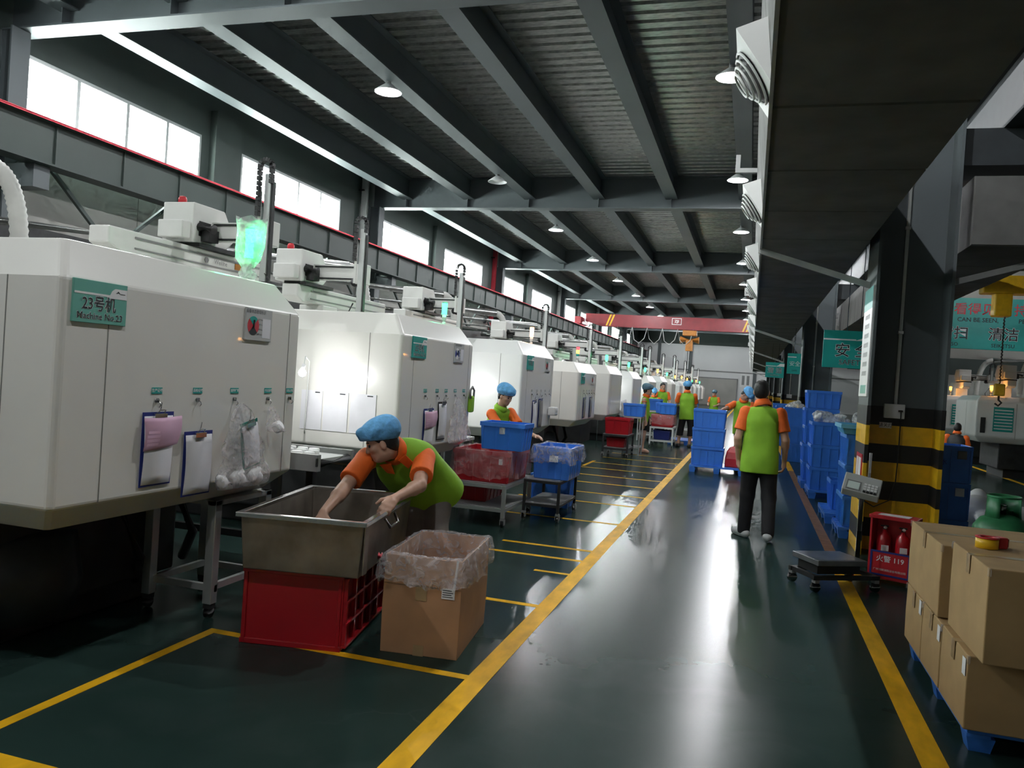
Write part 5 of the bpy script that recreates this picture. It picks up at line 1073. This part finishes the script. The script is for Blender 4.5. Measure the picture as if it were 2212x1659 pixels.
# bare armed woman
person('bare armed woman in grey blue cap, green top and black skirt', dict(root=V3(-2.32, 18.7, 0), head=V3(-2.29, 18.55, 1.45), face=V3(.9, .25, -.1), crown=V3(0, 0, 1), chest=V3(1, .1, 0),
    neck=V3(-2.33, 18.56, 1.28), pelvis=V3(-2.34, 18.6, .84), shL=V3(-2.34, 18.73, 1.23), shR=V3(-2.34, 18.41, 1.23), elL=V3(-2.3, 18.76, 1.0), elR=V3(-2.31, 18.37, .99), wrL=V3(-2.24, 18.74, .78), wrR=V3(-2.27, 18.36, .77),
    hipL=V3(-2.34, 18.67, .8), hipR=V3(-2.34, 18.52, .8), knL=V3(-2.33, 18.68, .45), knR=V3(-2.32, 18.53, .45), anL=V3(-2.38, 18.72, .08), anR=V3(-2.33, 18.52, .08), toeL=V3(-2.24, 18.72, .03), toeR=V3(-2.19, 18.5, .03)),
    dict(legs='skirt', sleeve=0, cap_mat='cap_grey', shoe='skin', fat=.88), .014, .94) if mat('cap_grey', (.10,.19,.25), .75, var=.15, scale=40, bump=.4) else None
# man facing away
person('man facing away in blue cap, green vest and cropped black trousers', dict(root=V3(-1.6, 21.2, 0), head=V3(-1.60, 21.2, 1.58), face=V3(-.3, 1, -.15), crown=V3(0, 0, 1), chest=V3(-.2, 1, 0),
    neck=V3(-1.59, 21.17, 1.41), pelvis=V3(-1.56, 21.17, .88), shL=V3(-1.79, 21.12, 1.36), shR=V3(-1.39, 21.2, 1.36), elL=V3(-1.86, 21.25, 1.1), elR=V3(-1.36, 21.35, 1.1), wrL=V3(-1.8, 21.5, 1.08), wrR=V3(-1.5, 21.52, 1.1),
    hipL=V3(-1.65, 21.17, .84), hipR=V3(-1.47, 21.17, .84), knL=V3(-1.70, 21.2, .47), knR=V3(-1.44, 21.2, .47), anL=V3(-1.74, 21.2, .09), anR=V3(-1.46, 21.22, .09), toeL=V3(-1.8, 21.35, .035), toeR=V3(-1.45, 21.39, .035)),
    dict(legs='crop', shoe='iron', fat=1.), .014, 1.)
# man bending by the blue stack
person('man in blue cap leaning on the stack of three blue crates', dict(root=V3(-.13, 16.6, 0), head=V3(-.09, 16.42, 1.50), face=V3(.35, -.3, -.75), crown=V3(.2, .1, 1), chest=V3(-.2, .8, -.3), skin='skin_dark',
    neck=V3(-.13, 16.5, 1.37), pelvis=V3(-.11, 16.62, .86), shL=V3(-.31, 16.5, 1.31), shR=V3(.04, 16.5, 1.31), elL=V3(-.48, 16.3, 1.20), elR=V3(.06, 16.35, 1.06), wrL=V3(-.55, 16.08, 1.17), wrR=V3(-.05, 16.15, .98),
    hipL=V3(-.19, 16.62, .82), hipR=V3(-.03, 16.62, .82), knL=V3(-.18, 16.58, .46), knR=V3(-.02, 16.58, .46), anL=V3(-.16, 16.62, .09), anR=V3(.0, 16.62, .09), toeL=V3(-.2, 16.48, .035), toeR=V3(.02, 16.48, .035)),
    dict(legs='long', cap_mat='cap_blue', shoe='iron'), .014, 1.)
# far people
def far_person(lab, x, y, H, face, **kw):
    k = H/1.7; f = face.normalized(); r_ = V3(f.y, -f.x, 0)
    def p(a, b, z): return V3(x, y, 0)+r_*a*k+f*b*k+V3(0, 0, z*k)
    J = dict(root=V3(x, y, 0), head=p(0, .03, 1.58), face=f+V3(0, 0, -.2), crown=V3(0, 0, 1), chest=f, neck=p(0, 0, 1.41), pelvis=p(0, 0, .88), shL=p(-.19, 0, 1.36), shR=p(.19, 0, 1.36), elL=p(-.25, .05, 1.1), elR=p(.25, .05, 1.1), wrL=p(-.15, .27, 1.05), wrR=p(.15, .27, 1.05),
        hipL=p(-.09, 0, .84), hipR=p(.09, 0, .84), knL=p(-.1, .02, .47), knR=p(.1, .02, .47), anL=p(-.1, 0, .09/k), anR=p(.1, 0, .09/k), toeL=p(-.1, .15, .035/k), toeR=p(.1, .15, .035/k))
    return person(lab, J, dict(legs='long', **kw), .018, k)
far_person('distant worker in green vest facing the viewer down the aisle', -1.36, 32., 1.5, V3(-.3, -1, 0), cap_mat='cap_grey', shoe='iron')
far_person('worker with pale face between the far machines, behind the man', -2.6, 24.6, 1.66, V3(.5, -1, 0), cap=False, shoe='iron')
far_person('worker in pale blue cap bowed at the bench behind the woman', -2.75, 23.8, 1.45, V3(.2, -1, -.3), cap_mat='cap_blue', shoe='iron')
far_person('person in dark clothes with red sleeves in the right hall', 3.45, 15.4, 1.28, V3(.4, 1, 0), shirt='iron', cap=False, shoe='iron')
